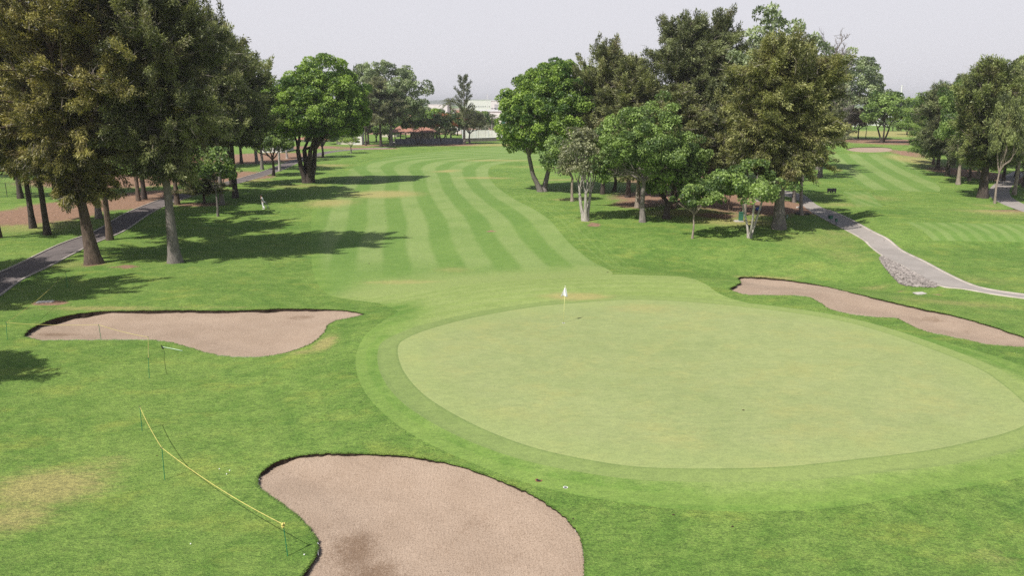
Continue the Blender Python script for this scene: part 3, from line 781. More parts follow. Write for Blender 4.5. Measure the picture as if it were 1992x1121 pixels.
def broad(seed, H, cx, cy, zb, rx, ry, zt=None, r0=0.3, stems=1, nc=260, cr=0.95, per=110, lsz=0.16, lean=(0, 0), flatn=0.75, hollow=0.45, gap=0.0, fork=None, limbs=7, tintc=0.26, droop=0.0, thin=1.0, lumps=1.0, spread=.28):
    """rounded leafy tree; crown is an ellipsoid of leaf clumps between heights zb and H"""
    g_ = Geo(seed); r = g_.r
    cz = (H + zb) / 2; rz = (H - zb) / 2
    ph = [(r.normal(0, 3), r.normal(0, 3), r.normal(0, 3), .09) for _ in range(4)] + [(r.normal(0, 7), r.normal(0, 7), r.normal(0, 7), .05) for _ in range(4)]
    u = unit(r.normal(0, 1, (nc * 2, 3))); u = u[(u[:, 2] > -0.72)][:nc]
    R = 1 + lumps * lump(u, ph, r)
    t = np.where(r.random(len(u)) < .7, r.uniform(.82, 1.0, len(u)), r.uniform(hollow, .82, len(u)))
    hz = u[:, 2]
    C = np.stack([cx + u[:, 0] * rx * R * t * (1 - .10 * hz), cy + u[:, 1] * ry * R * t, cz + np.where(hz < 0, hz * flatn, hz) * rz * R * t], 1)
    if gap:
        keep = np.sin(C[:, 0] * 1.1 + ph[0][0]) * np.sin(C[:, 2] * 1.5 + ph[1][0]) + np.sin(C[:, 1] * 1.2) * .5 > -1.2 + gap * 1.2
        C = C[keep]; u = u[keep]
    m = len(C)
    rc = cr * r.uniform(.6, 1.35, m)
    ct = r.normal(0.5, tintc, m)
    idx = np.repeat(np.arange(m), (per * (rc / cr) ** 2).astype(int))
    o = unit(r.normal(0, 1, (len(idx), 3)) + u[idx] * 0.45 + np.array([0, 0, .25]))
    tt = r.uniform(.45, 1.0, len(idx))[:, None] ** .6
    P = C[idx] + o * tt * rc[idx][:, None] * np.array([1, 1, .68])
    P[:, 2] -= droop * np.clip(np.hypot(P[:, 0] - cx, P[:, 1] - cy) / rx, 0, 1.2) ** 2 * rz
    g_.leaves(P, o, lsz, np.clip(ct[idx] + r.normal(0, .2, len(idx)), 0, 1))
    # stems and limbs
    fk = fork if fork is not None else max(zb * 0.85, 1.0)
    anchors = []
    for k in range(stems):
        a = 2 * math.pi * k / stems + r.uniform(0, 1)
        sp = 0.0 if stems == 1 else r0 * 0.55
        b0 = np.array([math.cos(a) * sp, math.sin(a) * sp * .7, 0])
        e = np.array([lean[0] * fk + (0 if stems == 1 else math.cos(a) * rx * spread), lean[1] * fk + (0 if stems == 1 else math.sin(a) * ry * spread), fk * (1 if stems == 1 else 1.15)])
        mid = b0 * .4 + e * .5 + np.array([r.normal(0, .03) * fk, r.normal(0, .03) * fk, 0]); mid[2] = fk * .55
        rs = r0 if stems == 1 else r0 * .62
        Cc = g_.trunk([b0, b0 * .8 + (mid - b0) * .45, mid, e], rs, rs * .72)
        anchors.append((Cc[-1], rs * .72))
    li = max(2, limbs // stems)
    for (p, rr_) in anchors:
        sel = r.permutation(m)
        # pick limb targets spread round this stem
        for q in range(li):
            c = C[sel[q * 3 % m]]
            tgt = p + (c - p) * .72
            if tgt[2] < p[2] + .2: tgt[2] = p[2] + abs(tgt[2] - p[2]) * .5 + .3
            B = g_.limb(p, tgt, rr_ * .72, rr_ * .22, .07, 7, 7, sag=.05)
            d2 = ((C - tgt) ** 2).sum(1); near = np.argsort(d2)[:7]
            for w in near:
                j = r.integers(2, 6)
                g_.limb(B[j], C[w], rr_ * .26, rr_ * .05, .08, 5, 5, sag=.04)
    return g_

def conif(seed, H, zb, prof, r0=0.35, path=None, nb=120, pl=7, sl=70, slen=0.55, sw=0.05, ry=1.0, elev=(10, 62), prad=0.55, fork=None, droop=0.25, cx=0.0, tintc=0.27, bare=0.16, sparse=0.04, plume=1.0):
    """feathery conifer: branches along the bole carrying plumes of fine foliage. prof = [(fraction of crown height, radius)]"""
    g_ = Geo(seed); r = g_.r
    if path is None: path = [(0, 0, 0), (cx * .2, 0, H * .35), (cx * .8, 0, H * .7), (cx, 0, H)]
    C = g_.trunk(path, r0, r0 * .16)
    bolz = C[:, 2]
    def axis(z): return np.array([np.interp(z, bolz, C[:, 0]), np.interp(z, bolz, C[:, 1]), z])
    leads = [(0.0, 0.0, H)]
    if fork:
        for (dx, dy, z0, z1) in fork:
            p = axis(z0); B = g_.limb(p, (p[0] + dx, p[1] + dy, z1), r0 * .55, r0 * .12, .05, 9, 8); leads.append((B, z0, z1))
    pf = np.array(prof)
    ph = r.uniform(0, 6.28, 6)
    for i in range(nb):
        f = (i + r.random()) / nb
        f = f ** .9
        z = zb + (H - zb) * f
        rad = float(np.interp(f, pf[:, 0], pf[:, 1]))
        az = i * 2.39996 + r.normal(0, .3)
        rad *= .86 * (1 + .22 * math.sin(az * 2 + ph[0] + f * 5) + .20 * math.sin(az * 3 + ph[1] - f * 9) + r.normal(0, .2))
        if r.random() < sparse: continue
        el = math.radians(elev[0] + (elev[1] - elev[0]) * f + r.normal(0, 8))
        st_z = max(zb * .75, z - rad * math.tan(el) * .75)
        if fork and len(leads) > 1 and r.random() < .55:
            B, z0, z1 = leads[r.integers(1, len(leads))]
            k = np.clip((z - z0) / (z1 - z0), 0.1, .98); p = B[int(k * (len(B) - 1))]; p = p.copy()
        else: p = axis(min(st_z, H * .97))
        q = p + np.array([math.cos(az) * rad, math.sin(az) * rad * ry, 0]); q[2] = z + (0 if f > .5 else -droop * rad * .3)
        br = max(r0 * .28 * (1 - f * .7), .03)
        B = g_.limb(p, q, br, .015, .05, 7, 5, sag=.10)
        d = unit(q - p)
        m = max(2, int(pl * (0.45 + rad / pf[:, 1].max() * .7)))
        for k in range(m):
            s_ = bare + (1 - bare) * (k + r.random()) / m
            s_ = s_ ** .75
            c = p + (q - p) * s_; j = s_ * (len(B) - 1); j0 = int(min(j, len(B) - 2)); c = B[j0] + (B[j0 + 1] - B[j0]) * (j - j0)
            c = c + r.normal(0, .24, 3) * (0.6 + rad * .12)
            R = prad * r.uniform(.6, 1.45)
            n = int(sl * 2.3 * (R / prad) ** 1.6)
            pd = unit(d * .75 + np.array([0, 0, .55 - droop * (1 - f) * 1.9]) + r.normal(0, .35, 3))
            o = unit(r.normal(0, 1, (n, 3)))
            ax_ = r.uniform(-1.3, 1.3, n)[:, None] * plume
            Pp = c + o * (r.uniform(.05, 1, n) ** .7)[:, None] * R * (.62 - .2 * np.abs(ax_) / 1.3) + pd * ax_ * R
            # short twiglets share the plume's direction and hang a little
            D = pd * .8 + o * .35 + np.array([0, 0, -.15 - droop * .3]) + r.normal(0, .38, (n, 3))
            tn = np.clip(r.normal(.5, tintc) + r.normal(0, .2, n) + o[:, 2] * .16, 0, 1)  # upward side of each plume tinted lighter, a painted highlight
            g_.slivers(Pp, D, slen * .62, sw * 1.05, tn)
            if r.random() < .5:
                q_ = 5; g_.slivers(c + r.normal(0, R * .5, (q_, 3)), pd + r.normal(0, .7, (q_, 3)), slen * 2.2, .022, np.full(q_, -1.0))
    return g_

# leaf and bark colours
LM = {
 'green': leaf_mat('green_needles', (0.055, 0.072, 0.024), (0.290, 0.335, 0.115), (0.26, 0.19, 0.10), 0.3, .28),
 'olive': leaf_mat('olive_needles', (0.057, 0.060, 0.016), (0.373, 0.337, 0.108), (0.260, 0.169, 0.072), 0.35, .28),
 'brown': leaf_mat('brown_green_needles', (0.055, 0.067, 0.027), (0.285, 0.305, 0.125), (0.286, 0.215, 0.143), 0.38, .28),
 'dark': leaf_mat('dark_green_needles', (0.046, 0.060, 0.025), (0.254, 0.286, 0.127), (0.234, 0.182, 0.117), 0.35, .28),
 'gold': leaf_mat('golden_green_needles', (0.063, 0.074, 0.021), (0.320, 0.330, 0.115), (0.234, 0.169, 0.078), 0.3, .28),
 'bright': leaf_mat('bright_leaves', (0.052, 0.109, 0.021), (0.289, 0.408, 0.079), trans=.35),
 'mid': leaf_mat('mid_green_leaves', (0.057, 0.103, 0.028), (0.285, 0.390, 0.112), trans=.32),
 'yel': leaf_mat('yellow_green_leaves', (0.081, 0.132, 0.028), (0.342, 0.435, 0.106), trans=.35),
 'euc': leaf_mat('grey_green_leaves', (0.092, 0.127, 0.064), (0.342, 0.408, 0.211), (0.216, 0.162, 0.108), 0.3, .3),
 'grey': leaf_mat('greyish_leaves', (0.103, 0.113, 0.063), (0.329, 0.342, 0.191), (0.259, 0.194, 0.162), 0.4, .25),
 'red': leaf_mat('flame_leaves', (0.046, 0.086, 0.029), (0.172, 0.211, 0.072), (0.486, 0.130, 0.065), 0.95, .25),
 'rust': leaf_mat('rusty_leaves', (0.081, 0.069, 0.046), (0.251, 0.198, 0.132), (0.238, 0.130, 0.097), 0.6, .25),
}
BM = {'brown': bark_mat('brown_bark', (0.17, 0.125, 0.095), (0.075, 0.055, 0.045)), 'pale': bark_mat('pale_bark', (0.36, 0.30, 0.25), (0.20, 0.16, 0.13)),
      'dark': bark_mat('dark_bark', (0.10, 0.080, 0.068), (0.045, 0.036, 0.032)), 'white': bark_mat('white_bark', (0.50, 0.46, 0.42), (0.24, 0.21, 0.19)),
      'grey': bark_mat('grey_bark', (0.25, 0.22, 0.20), (0.13, 0.115, 0.105))}

def dims(bx, by, top, x0, x1, bot):
    b = ground_pt(bx, by); z1 = z_at(top, b.y); zc0 = z_at(bot, b.y)
    zm = (z1 + zc0) / 2
    X0, X1 = x_at(x0, b.y, zm), x_at(x1, b.y, zm)
    return b, z1 - b.z, (X0 + X1) / 2 - b.x, (X1 - X0) / 2, zc0 - b.z

CONE = [(0, .55), (.12, .95), (.35, 1.0), (.6, .86), (.8, .6), (.93, .34), (1, .12)]
COL = [(0, .7), (.15, 1.0), (.5, 1.0), (.8, .78), (.93, .45), (1, .15)]
TREES = []
def plant(kind, name, label, cat, bx, by, top, x0, x1, bot, leaf, bark, r0=.3, seed=1, group=None, prof=CONE, **k):
    b, H, cx, rx, zb = dims(bx, by, top, x0, x1, bot)
    if kind == 'broad': g_ = broad(seed, H, cx, 0, zb, rx, rx * k.pop('ry', .9), r0=r0, **k)
    else: g_ = conif(seed, H, zb, [(f, v * rx) for f, v in prof], r0=r0, cx=cx, **k)
    o = g_.build(name, BM[bark], LM[leaf], b)
    tag(o, label, cat, group); TREES.append(o)
    return o

# reusable trees: built once, copied with their trunk and crown
TPL = {}
def template(key, fn): TPL[key] = fn
def plant_copy(key, name, label, cat, bx, by, top, x0, x1, leaf=None, bark=None, group=None, rot=None, lean=0.0, depth=1.0, H=None):
    """key names a template (geometry, crown width, height)"""
    b = ground_pt(bx, by); z1 = z_at(top, b.y); h = H or (z1 - b.z)
    zm = b.z + h * .6
    X0, X1 = x_at(x0, b.y, zm), x_at(x1, b.y, zm)
    t = TPL[key]
    if 'geo' not in t:
        g_ = t['fn'](); t['geo'] = g_; t['me'] = {}
        Vt = np.concatenate(g_.V); Vl = np.concatenate(g_.L)
        t['w'] = float(np.percentile(Vl[:, 0], 98.5) - np.percentile(Vl[:, 0], 1.5)); t['h'] = float(Vl[:, 2].max())
        t['data'] = (Vt, np.concatenate(g_.Fc), Vl, np.concatenate(g_.T))
    lk = (leaf or t['leaf']); bk_ = (bark or t['bark'])
    if lk not in t['me'] or bk_ != t.get('bk_' + lk, bk_):
        Vt, Ft, Vl, Tl = t['data']
        a = mesh_np('trunk', Vt, Ft, BM[bk_], None, smooth=True); c = mesh_np('crown', Vl, np.arange(len(Vl)).reshape(-1, 4), LM[lk], None, tint=Tl)
        t['me'][lk] = (a.data, c.data); t['bk_' + lk] = bk_
        bpy.data.objects.remove(a); bpy.data.objects.remove(c)
    root = empty(name, b)
    for nme, d in zip(('trunk', 'crown'), t['me'][lk]):
        link(bpy.data.objects.new(nme, d), root)
    sx = (X1 - X0) / t['w']
    root.scale = (sx, sx * depth, h / t['h'])
    rz = rot if rot is not None else random.uniform(0, 6.28)
    root.rotation_euler = (0, lean, rz) if lean == 0 else (Matrix.Rotation(lean, 4, 'Y') @ Matrix.Rotation(rz, 4, 'Z')).to_euler()
    # centre the crown where the photo has it
    tag(root, label, cat, group); TREES.append(root)
    return root
TPL['conA'] = dict(fn=lambda: conif(101, 20, 7, [(f, v * 5) for f, v in CONE], r0=.29, nb=95, pl=6, sl=70, slen=.6, sw=.055, prad=.7), leaf='brown', bark='brown')
TPL['conB'] = dict(fn=lambda: conif(102, 22, 8, [(f, v * 5.5) for f, v in COL], r0=.32, nb=95, pl=6, sl=70, slen=.6, sw=.06, prad=.75, fork=[(2.2, .5, 7, 17), (-1.8, -.8, 8, 18)], elev=(18, 68)), leaf='dark', bark='brown')
TPL['conC'] = dict(fn=lambda: conif(103, 18, 6, [(f, v * 4.5) for f, v in CONE], r0=.27, nb=80, pl=6, sl=60, slen=.65, sw=.06, prad=.75, droop=.5), leaf='olive', bark='brown')
TPL['conD'] = dict(fn=lambda: conif(104, 18, 3.9, [(f, v * 5.2) for f, v in COL], r0=.34, nb=120, pl=7, sl=70, slen=.55, sw=.055, prad=.8, droop=.4, elev=(0, 62), fork=[(1.8, .5, 5, 14), (-1.6, -.6, 6, 14)]), leaf='dark', bark='dark')
TPL['brA'] = dict(fn=lambda: broad(111, 12, 0, 0, 4.2, 5, 4.6, r0=.35, nc=210, cr=.9, per=130, lsz=.155, limbs=6), leaf='mid', bark='brown')
TPL['brB'] = dict(fn=lambda: broad(112, 14, .3, 0, 4.5, 5.5, 5, r0=.42, nc=240, cr=.95, per=130, lsz=.16, limbs=7, gap=.35), leaf='mid', bark='pale')
TPL['sap'] = dict(fn=lambda: broad(113, 5, 0, 0, 1.9, 1.5, 1.4, r0=.08, nc=48, cr=.42, per=40, lsz=.11, limbs=4, hollow=.2), leaf='yel', bark='pale')
TPL['euc'] = dict(fn=lambda: broad(114, 20, 0, 0, 7, 5.5, 5, r0=.38, nc=130, cr=1.1, per=100, lsz=.20, limbs=8, hollow=.2, gap=.7, fork=8.5), leaf='euc', bark='white')
TPL['far'] = dict(fn=lambda: broad(115, 10, 0, 0, 1.8, 5.2, 5, r0=.35, nc=90, cr=1.25, per=60, lsz=.34, limbs=4), leaf='mid', bark='dark')
TPL['shr'] = dict(fn=lambda: broad(116, 3, 0, 0, .3, 1.7, 1.6, r0=.07, nc=55, cr=.5, per=50, lsz=.13, limbs=4, hollow=.2, stems=3), leaf='brown', bark='dark')

# ---- left wood
plant('conif', 'conifer_tree', 'massive olive green conifer with a furrowed trunk, nearest of all beside the shaded path', 'tree', 182, 513, -230, -60, 262, 385, 'olive', 'brown', r0=.54, seed=11, sparse=.14, nb=225, pl=9, sl=85,
      slen=.42, sw=.034, prad=.62, path=[(0, 0, 0), (-.18, 0, 3.2), (-.55, .2, 7), (-1.0, 0, 24)], fork=[(3.6, .8, 4.6, 17), (-3.5, -1, 6, 19), (.5, -2.5, 7, 18)], prof=[(0, .22), (.08, .42), (.2, .72), (.38, 1), (.6, .95), (.85, .6), (1, .2)], droop=.5, elev=(0, 60))
plant('conif', 'conifer_tree', 'tall brownish conifer whose straight pale trunk stands in the shaded grass', 'tree', 341, 511, -110, 232, 470, 345, 'brown', 'grey', r0=.46, seed=12, sparse=.16, nb=205, pl=9, sl=80,
      slen=.42, sw=.034, prad=.62, path=[(0, 0, 0), (-.05, 0, 4), (-.1, .1, 9), (.3, 0, 25)], fork=[(2.6, .8, 8, 20), (-2.2, -.8, 9, 20)], prof=[(0, .3), (.15, .6), (.35, .95), (.7, 1), (.9, .6), (1, .2)], droop=.5)
CG = 'conifers of the left wood'
LW = [('conB', 'forked conifer with rugged bark at the near kerb of the shaded path', 214, 467, -30, 120, 330, 'olive', 'brown'),
      ('conC', 'slim dark conifer trunk beside the far kerb, right one of two close stems', 92, 457, 10, 10, 180, 'olive', 'dark'),
      ('conA', 'dark conifer with a leaning fork, left one of two close stems beyond the path', 64, 444, 20, -40, 130, 'olive', 'dark'),
      ('conB', 'conifer cut by the photo edge with its foot at the bare earth', -4, 463, -60, -130, 90, 'olive', 'brown'),
      ('conC', 'leaning dark conifer near the wire fence and the far lawn', 40, 386, 40, -30, 110, 'olive', 'dark'),
      ('conA', 'upright dark conifer beyond the bare earth, right of the leaning one', 108, 384, 50, 50, 180, 'olive', 'dark'),
      ('conA', 'short visible conifer trunk just behind the path and the forked tree', 193, 425, 40, 120, 280, 'olive', 'grey'),
      ('conB', 'reddish conifer trunk standing on bare earth where the path bends', 270, 391, 30, 200, 330, 'brown', 'brown'),
      ('conC', 'dark conifer close behind the reddish trunk on bare earth', 281, 388, 50, 230, 360, 'dark', 'dark'),
      ('conA', 'brown conifer directly behind the tall pale trunk', 345, 398, 20, 285, 420, 'brown', 'brown'),
      ('conB', 'stout pale based conifer just right of the leafy sapling', 432, 399, -10, 355, 500, 'brown', 'grey'),
      ('conA', 'dark tall conifer forming the right end of the wood behind the walking person', 459, 385, 45, 395, 545, 'dark', 'dark'),
      ('conC', 'dark slim conifer hidden behind the wood end', 450, 364, 70, 410, 510, 'brown', 'dark'),
      ('brA', 'twisted grey stemmed tree left of the path bend past the wood', 510, 330, 160, 465, 552, 'mid', 'grey'),
      ('brA', 'small dark stemmed tree at the edge of the path before the big tree', 532, 342, 225, 492, 572, 'mid', 'dark'),
      ('euc', 'straight pale post like tree trunk touching the path', 544, 333, 150, 515, 585, 'mid', 'white'),
      ('brA', 'pale leaning tree on dry grass beyond the path', 559, 309, 205, 530, 590, 'mid', 'white'),
      ('euc', 'pale green loose tree peeping over the left side of the big round tree', 500, 318, 92, 478, 566, 'euc', 'grey'),
      ('conC', 'low drooping brown conifer bough mass near the sapling', 398, 397, 322, 362, 440, 'brown', 'dark')]
for k, l, bx, by, tp, x0, x1, lf, bk_ in LW:
    plant_copy(k, 'conifer_tree' if k.startswith('con') else ('eucalyptus_tree' if k == 'euc' else 'leafy_tree'), l, 'tree', bx, by, tp, x0, x1, lf, bk_, group=CG if k.startswith('con') else None)
plant('broad', 'sapling', 'young leafy sapling with large light leaves in the shade of the wood', 'tree', 424, 421, 284, 384, 454, 362, 'mid', 'grey', r0=.13, seed=21, nc=60, cr=.6, per=48, lsz=.17, limbs=5, gap=.3)
for (bx, by, tp, x0, x1, k) in [(-40, 345, 60, -110, 40, 'conB'), (215, 345, 60, 160, 280, 'conB'), (330, 330, 85, 280, 390, 'conA'), (425, 322, 90, 380, 470, 'conA'),
                                (470, 318, 110, 430, 510, 'conC')]:
    plant_copy(k, 'conifer_tree', 'dark conifer standing in the shade behind the front trunks of the left wood', 'tree', bx, by, tp, x0, x1, 'dark', 'dark', group='shaded conifers at the back of the wood')
for (X, Y, H_, w, k) in [(-31.5, 30, 13, 6.5, 'conA'), (-40, 44, 20, 10, 'conB'), (-47, 52, 18, 9, 'conC')]:
    p = (X, Y, float(terrain(X, Y)))
    bx = CX + F * X / (Y * CT + CAMZ * ST); 
    o = plant_copy(k, 'conifer_tree', 'conifer outside the left edge whose shadow falls on the near lawn', 'tree', 100, 500, 0, 0, 100, 'olive', 'brown', group='conifers just outside the left edge')
    o.location = p; s_ = H_ / TPL[k]['h']; o.scale = (w / TPL[k]['w'], w / TPL[k]['w'], s_)

# ---- middle distance, left of centre
plant('broad', 'leafy_tree', 'big round bright green tree with several dark stems left of the fairway', 'tree', 600, 356, 128, 524, 722, 300, 'bright', 'dark', r0=.75, seed=31, stems=4, lumps=.55, nc=800, cr=.98, per=150, lsz=.155, limbs=12, fork=4.6, flatn=.8, spread=.17)
plant_copy('brA', 'leafy_tree', 'small dark tree casting an oval shadow between the big tree and the path', 'tree', 628, 307, 228, 598, 668, 'mid', 'dark')
plant_copy('sap', 'sapling', 'small yellow green sapling in front of the white house wall', 'tree', 683, 298, 260, 664, 705, 'yel', 'grey')
plant('broad', 'eucalyptus_tree', 'tall pale green loose tree before the red roofed pavilion', 'tree', 762, 284, 124, 700, 826, 262, 'euc', 'grey', r0=.5, seed=32, nc=260, cr=1.5, per=120, lsz=.27, limbs=9, gap=.25, fork=6)
plant_copy('conA', 'conifer_tree', 'grey brown conifer between the big round tree and the pale one', 'tree', 741, 286, 142, 702, 785, 'grey', 'dark')
plant_copy('far', 'leafy_tree', 'dull green tree top showing over the big round tree', 'tree', 712, 283, 118, 680, 730, 'euc', 'dark')
plant_copy('brB', 'leafy_tree', 'dull green tree low behind the round tree near the white house wall', 'tree', 716, 281, 180, 690, 745, 'grey', 'dark')
plant('broad', 'flame_tree', 'flat topped tree with rusty red flowers over the pavilion roof', 'tree', 813, 281, 227, 784, 848, 250, 'red', 'dark', r0=.34, seed=41, nc=90, cr=1.2, per=70, lsz=.28, limbs=7, fork=3.2, flatn=.4, hollow=.6, stems=2, droop=.3)
plant('broad', 'flame_tree', 'spreading two stemmed tree with orange flowers right of the pavilion', 'tree', 859, 280, 224, 836, 908, 250, 'red', 'dark', r0=.34, seed=42, nc=110, cr=1.2, per=70, lsz=.28, limbs=8, fork=3.4, flatn=.5, hollow=.5, stems=3, droop=.2)
plant_copy('brA', 'leafy_tree', 'greyish round tree at the foot of the spiky tall tree', 'tree', 914, 279, 210, 884, 938, 'grey', 'grey')
for (bx, by, tp, x0, x1, lf, l) in [(850, 270, 209, 826, 886, 'bright', 'green bushy tree behind the pavilion roof'), (800, 268, 200, 776, 834, 'mid', 'dark green tree behind the left end of the pavilion'), (938, 262, 214, 922, 955, 'mid', 'green tree behind the left part of the white wall'),
                                    (930, 266, 224, 912, 948, 'grey', 'grey green bush above the white wall'), (960, 258, 230, 945, 985, 'mid', 'low green tree behind the right part of the white wall'), (822, 262, 205, 806, 850, 'euc', 'pale tree behind the two pavilion trees'),
                                    (890, 264, 218, 872, 912, 'mid', 'dark green tree under the orange capped dome'), (868, 272, 236, 850, 888, 'dark', 'low dark bush over the garden wall'),
                                    (702, 277, 236, 684, 730, 'mid', 'dark green tree behind the white wall slab'), (732, 276, 228, 712, 762, 'mid', 'dark green tree left of the red roofed pavilion'), (756, 272, 236, 742, 780, 'mid', 'dense green tree touching the left end of the pavilion'),
                                    (662, 280, 250, 642, 690, 'mid', 'green bush behind the small sapling'), (835, 274, 240, 822, 852, 'dark', 'dark bush behind the pavilion right end'), (905, 262, 208, 886, 930, 'dark', 'dark green tree behind the spiky tree'), (780, 262, 225, 760, 800, 'mid', 'dark tree rising over the pavilion ridge')]:
    plant_copy('far', 'leafy_tree', l, 'tree', bx, by, tp, x0, x1, lf, 'dark', group='garden trees behind the walls')
plant_copy('far', 'leafy_tree', 'wide distant round tree in front of the far white sheds', 'tree', 941, 217, 195, 919, 963, 'mid', 'dark')

# spiky araucaria
g_ = Geo(51); r = g_.r
b, H, cx, rx, zb = dims(903, 281, 149, 877, 931, 250)
g_.trunk([(0, 0, 0), (.2, 0, H * .4), (.1, 0, H)], .42, .06)
for i in range(27):
    f = i / 26; z = H * (.30 + .68 * f); R = rx * (1.15 - .85 * f) * r.uniform(.6, 1.15); az = i * 2.4
    p = np.array([.1, 0, z]); q = p + np.array([math.cos(az) * R, math.sin(az) * R, R * .75])
    B = g_.limb(p, q, .09, .03, .04, 6, 5, sag=-.12)
    for s_ in np.linspace(.35, 1, 6):
        c = p + (q - p) * s_ - np.array([0, 0, .12 * R * math.sin(s_ * 3.14)]); n = 30
        o = unit(r.normal(0, 1, (n, 3))); g_.slivers(c + o * .22, o + unit(q - p) * .8, .62, .07, np.clip(r.normal(.35, .15, n), 0, 1))
tag(g_.build('araucaria_tree', BM['grey'], LM['dark'], b), 'tall dark spiky tree with upturned arms above the far wall', 'tree')

# palms
def palm(label, bx, by, top, R, seed, curve=0.0):
    b = ground_pt(bx, by); z1 = z_at(top, b.y) - b.z; g_ = Geo(seed); r = g_.r
    hz = z1 - R * .55
    g_.trunk([(0, 0, 0), (curve * .3, 0, hz * .5), (curve, 0, hz)], .28, .2, flare=1.3)
    for i in range(26):
        az = i * 2.4; el = math.radians(80 - 100 * (i / 26) + r.normal(0, 5))
        t = np.linspace(0, 1, 10)
        d = np.array([math.cos(az), math.sin(az)])
        L = R * r.uniform(.9, 1.15)
        rr_ = L * t * math.cos(max(el, .15)) ; zz = L * t * math.sin(el) - .55 * L * t ** 2
        Cc = np.stack([curve + d[0] * rr_, d[1] * rr_, hz + zz], 1)
        g_.tube(Cc, np.linspace(.05, .015, 10), 4)
        tt = r.uniform(.15, 1, 44); P = np.stack([np.interp(tt, t, Cc[:, k]) for k in range(3)], 1)
        sd = np.array([-d[1], d[0], 0]) * np.sign(r.normal(0, 1, 44))[:, None]
        g_.slivers(P, sd + np.array([d[0] * .7, d[1] * .7, -.35]), R * .26, .055, np.clip(r.normal(.45, .15, 44), 0, 1))
    o = g_.build('palm_tree', BM['grey'], LM['dark'], b)
    for c in o.children:
        if c.name.startswith('crown'): c.name = 'fronds'
    return tag(o, label, 'palm')
palm('large dark palm rising beside the spiky tall tree', 877, 268, 187, 4.3, 61)
palm('smaller palm with drooping fronds behind the white wall', 957, 259, 219, 3.4, 62)
palm('yellowish palm beside the white house at the right end of the wall', 971, 257, 226, 3.2, 63, .6)

# ---- grove in the middle
plant('broad', 'leafy_tree', 'big bright green tree with a leaning double trunk at the left end of the grove', 'tree', 1056, 373, 114, 974, 1192, 330, 'bright', 'grey', r0=.62, seed=71, stems=2, lumps=.6, nc=680, cr=.9, per=150, lsz=.15, limbs=10, fork=4.6, flatn=.9)
plant('broad', 'leafy_tree', 'thin crowned tree with a white forked trunk at the front left of the grove', 'tree', 1139, 430, 260, 1092, 1170, 356, 'grey', 'white', r0=.34, seed=72, stems=3, nc=110, cr=.75, per=60, lsz=.13, limbs=9, fork=2.6, gap=.2, lean=(-.05, 0))
plant('broad', 'leafy_tree', 'slim grey stemmed tree just behind the white forked trunk', 'tree', 1113, 392, 268, 1058, 1118, 338, 'mid', 'pale', r0=.2, seed=73, nc=90, cr=.8, per=60, lsz=.14, limbs=6)
plant('broad', 'leafy_tree', 'wide green tree with one straight grey trunk in the grove front', 'tree', 1250, 432, 226, 1165, 1338, 384, 'mid', 'grey', r0=.30, seed=74, nc=360, cr=.72, per=125, lsz=.115, limbs=10, gap=.4, fork=4.2, lumps=1.7)
plant('broad', 'leafy_tree', 'rounded green tree with a thick dark trunk right of the straight grey one', 'tree', 1297, 425, 284, 1268, 1376, 398, 'mid', 'dark', r0=.36, seed=75, lumps=1.5, nc=180, cr=.75, per=95, lsz=.14, limbs=7)
plant('broad', 'sapling', 'slender sapling standing alone at the front of the grove', 'tree', 1347, 464, 358, 1322, 1400, 410, 'mid', 'pale', r0=.10, seed=76, nc=70, cr=.48, per=60, lsz=.12, limbs=5, gap=.2, flatn=.5)
plant('broad', 'leafy_tree', 'open layered tree with slim pale twin stems in front of the huge conifer', 'tree', 1458, 463, 318, 1374, 1540, 412, 'mid', 'white', r0=.2, seed=77, stems=3, nc=210, cr=.66, per=75, lsz=.135, limbs=12, gap=.65, fork=3.0, flatn=.6, hollow=.15)
plant('conif', 'conifer_tree', 'huge golden green conifer with a thick fluted trunk by the cart path', 'tree', 1514, 445, 78, 1424, 1588, 335, 'gold', 'grey', r0=.55, seed=78, nb=230, pl=9, sl=90,
      slen=.46, sw=.042, prad=.7, prof=[(0, .45), (.1, .75), (.3, .95), (.5, 1), (.7, .85), (.85, .68), (.95, .45), (1, .2)], elev=(-5, 72), droop=.6, fork=[(-1.5, -.3, 6, 15), (1.8, .4, 6, 15)])
plant('conif', 'conifer_tree', 'tallest dark conifer in the middle of the grove', 'tree', 1384, 374, 30, 1216, 1408, 322, 'dark', 'dark', r0=.55, seed=79, nb=230, pl=9, sl=90,
      slen=.56, sw=.052, prad=.85, prof=[(0, .5), (.12, .85), (.35, 1), (.6, .95), (.8, .7), (.93, .4), (1, .15)], elev=(5, 75), fork=[(-3.2, 0, 9, 23), (2.6, .5, 10, 22), (-1, 1.5, 9, 21)])
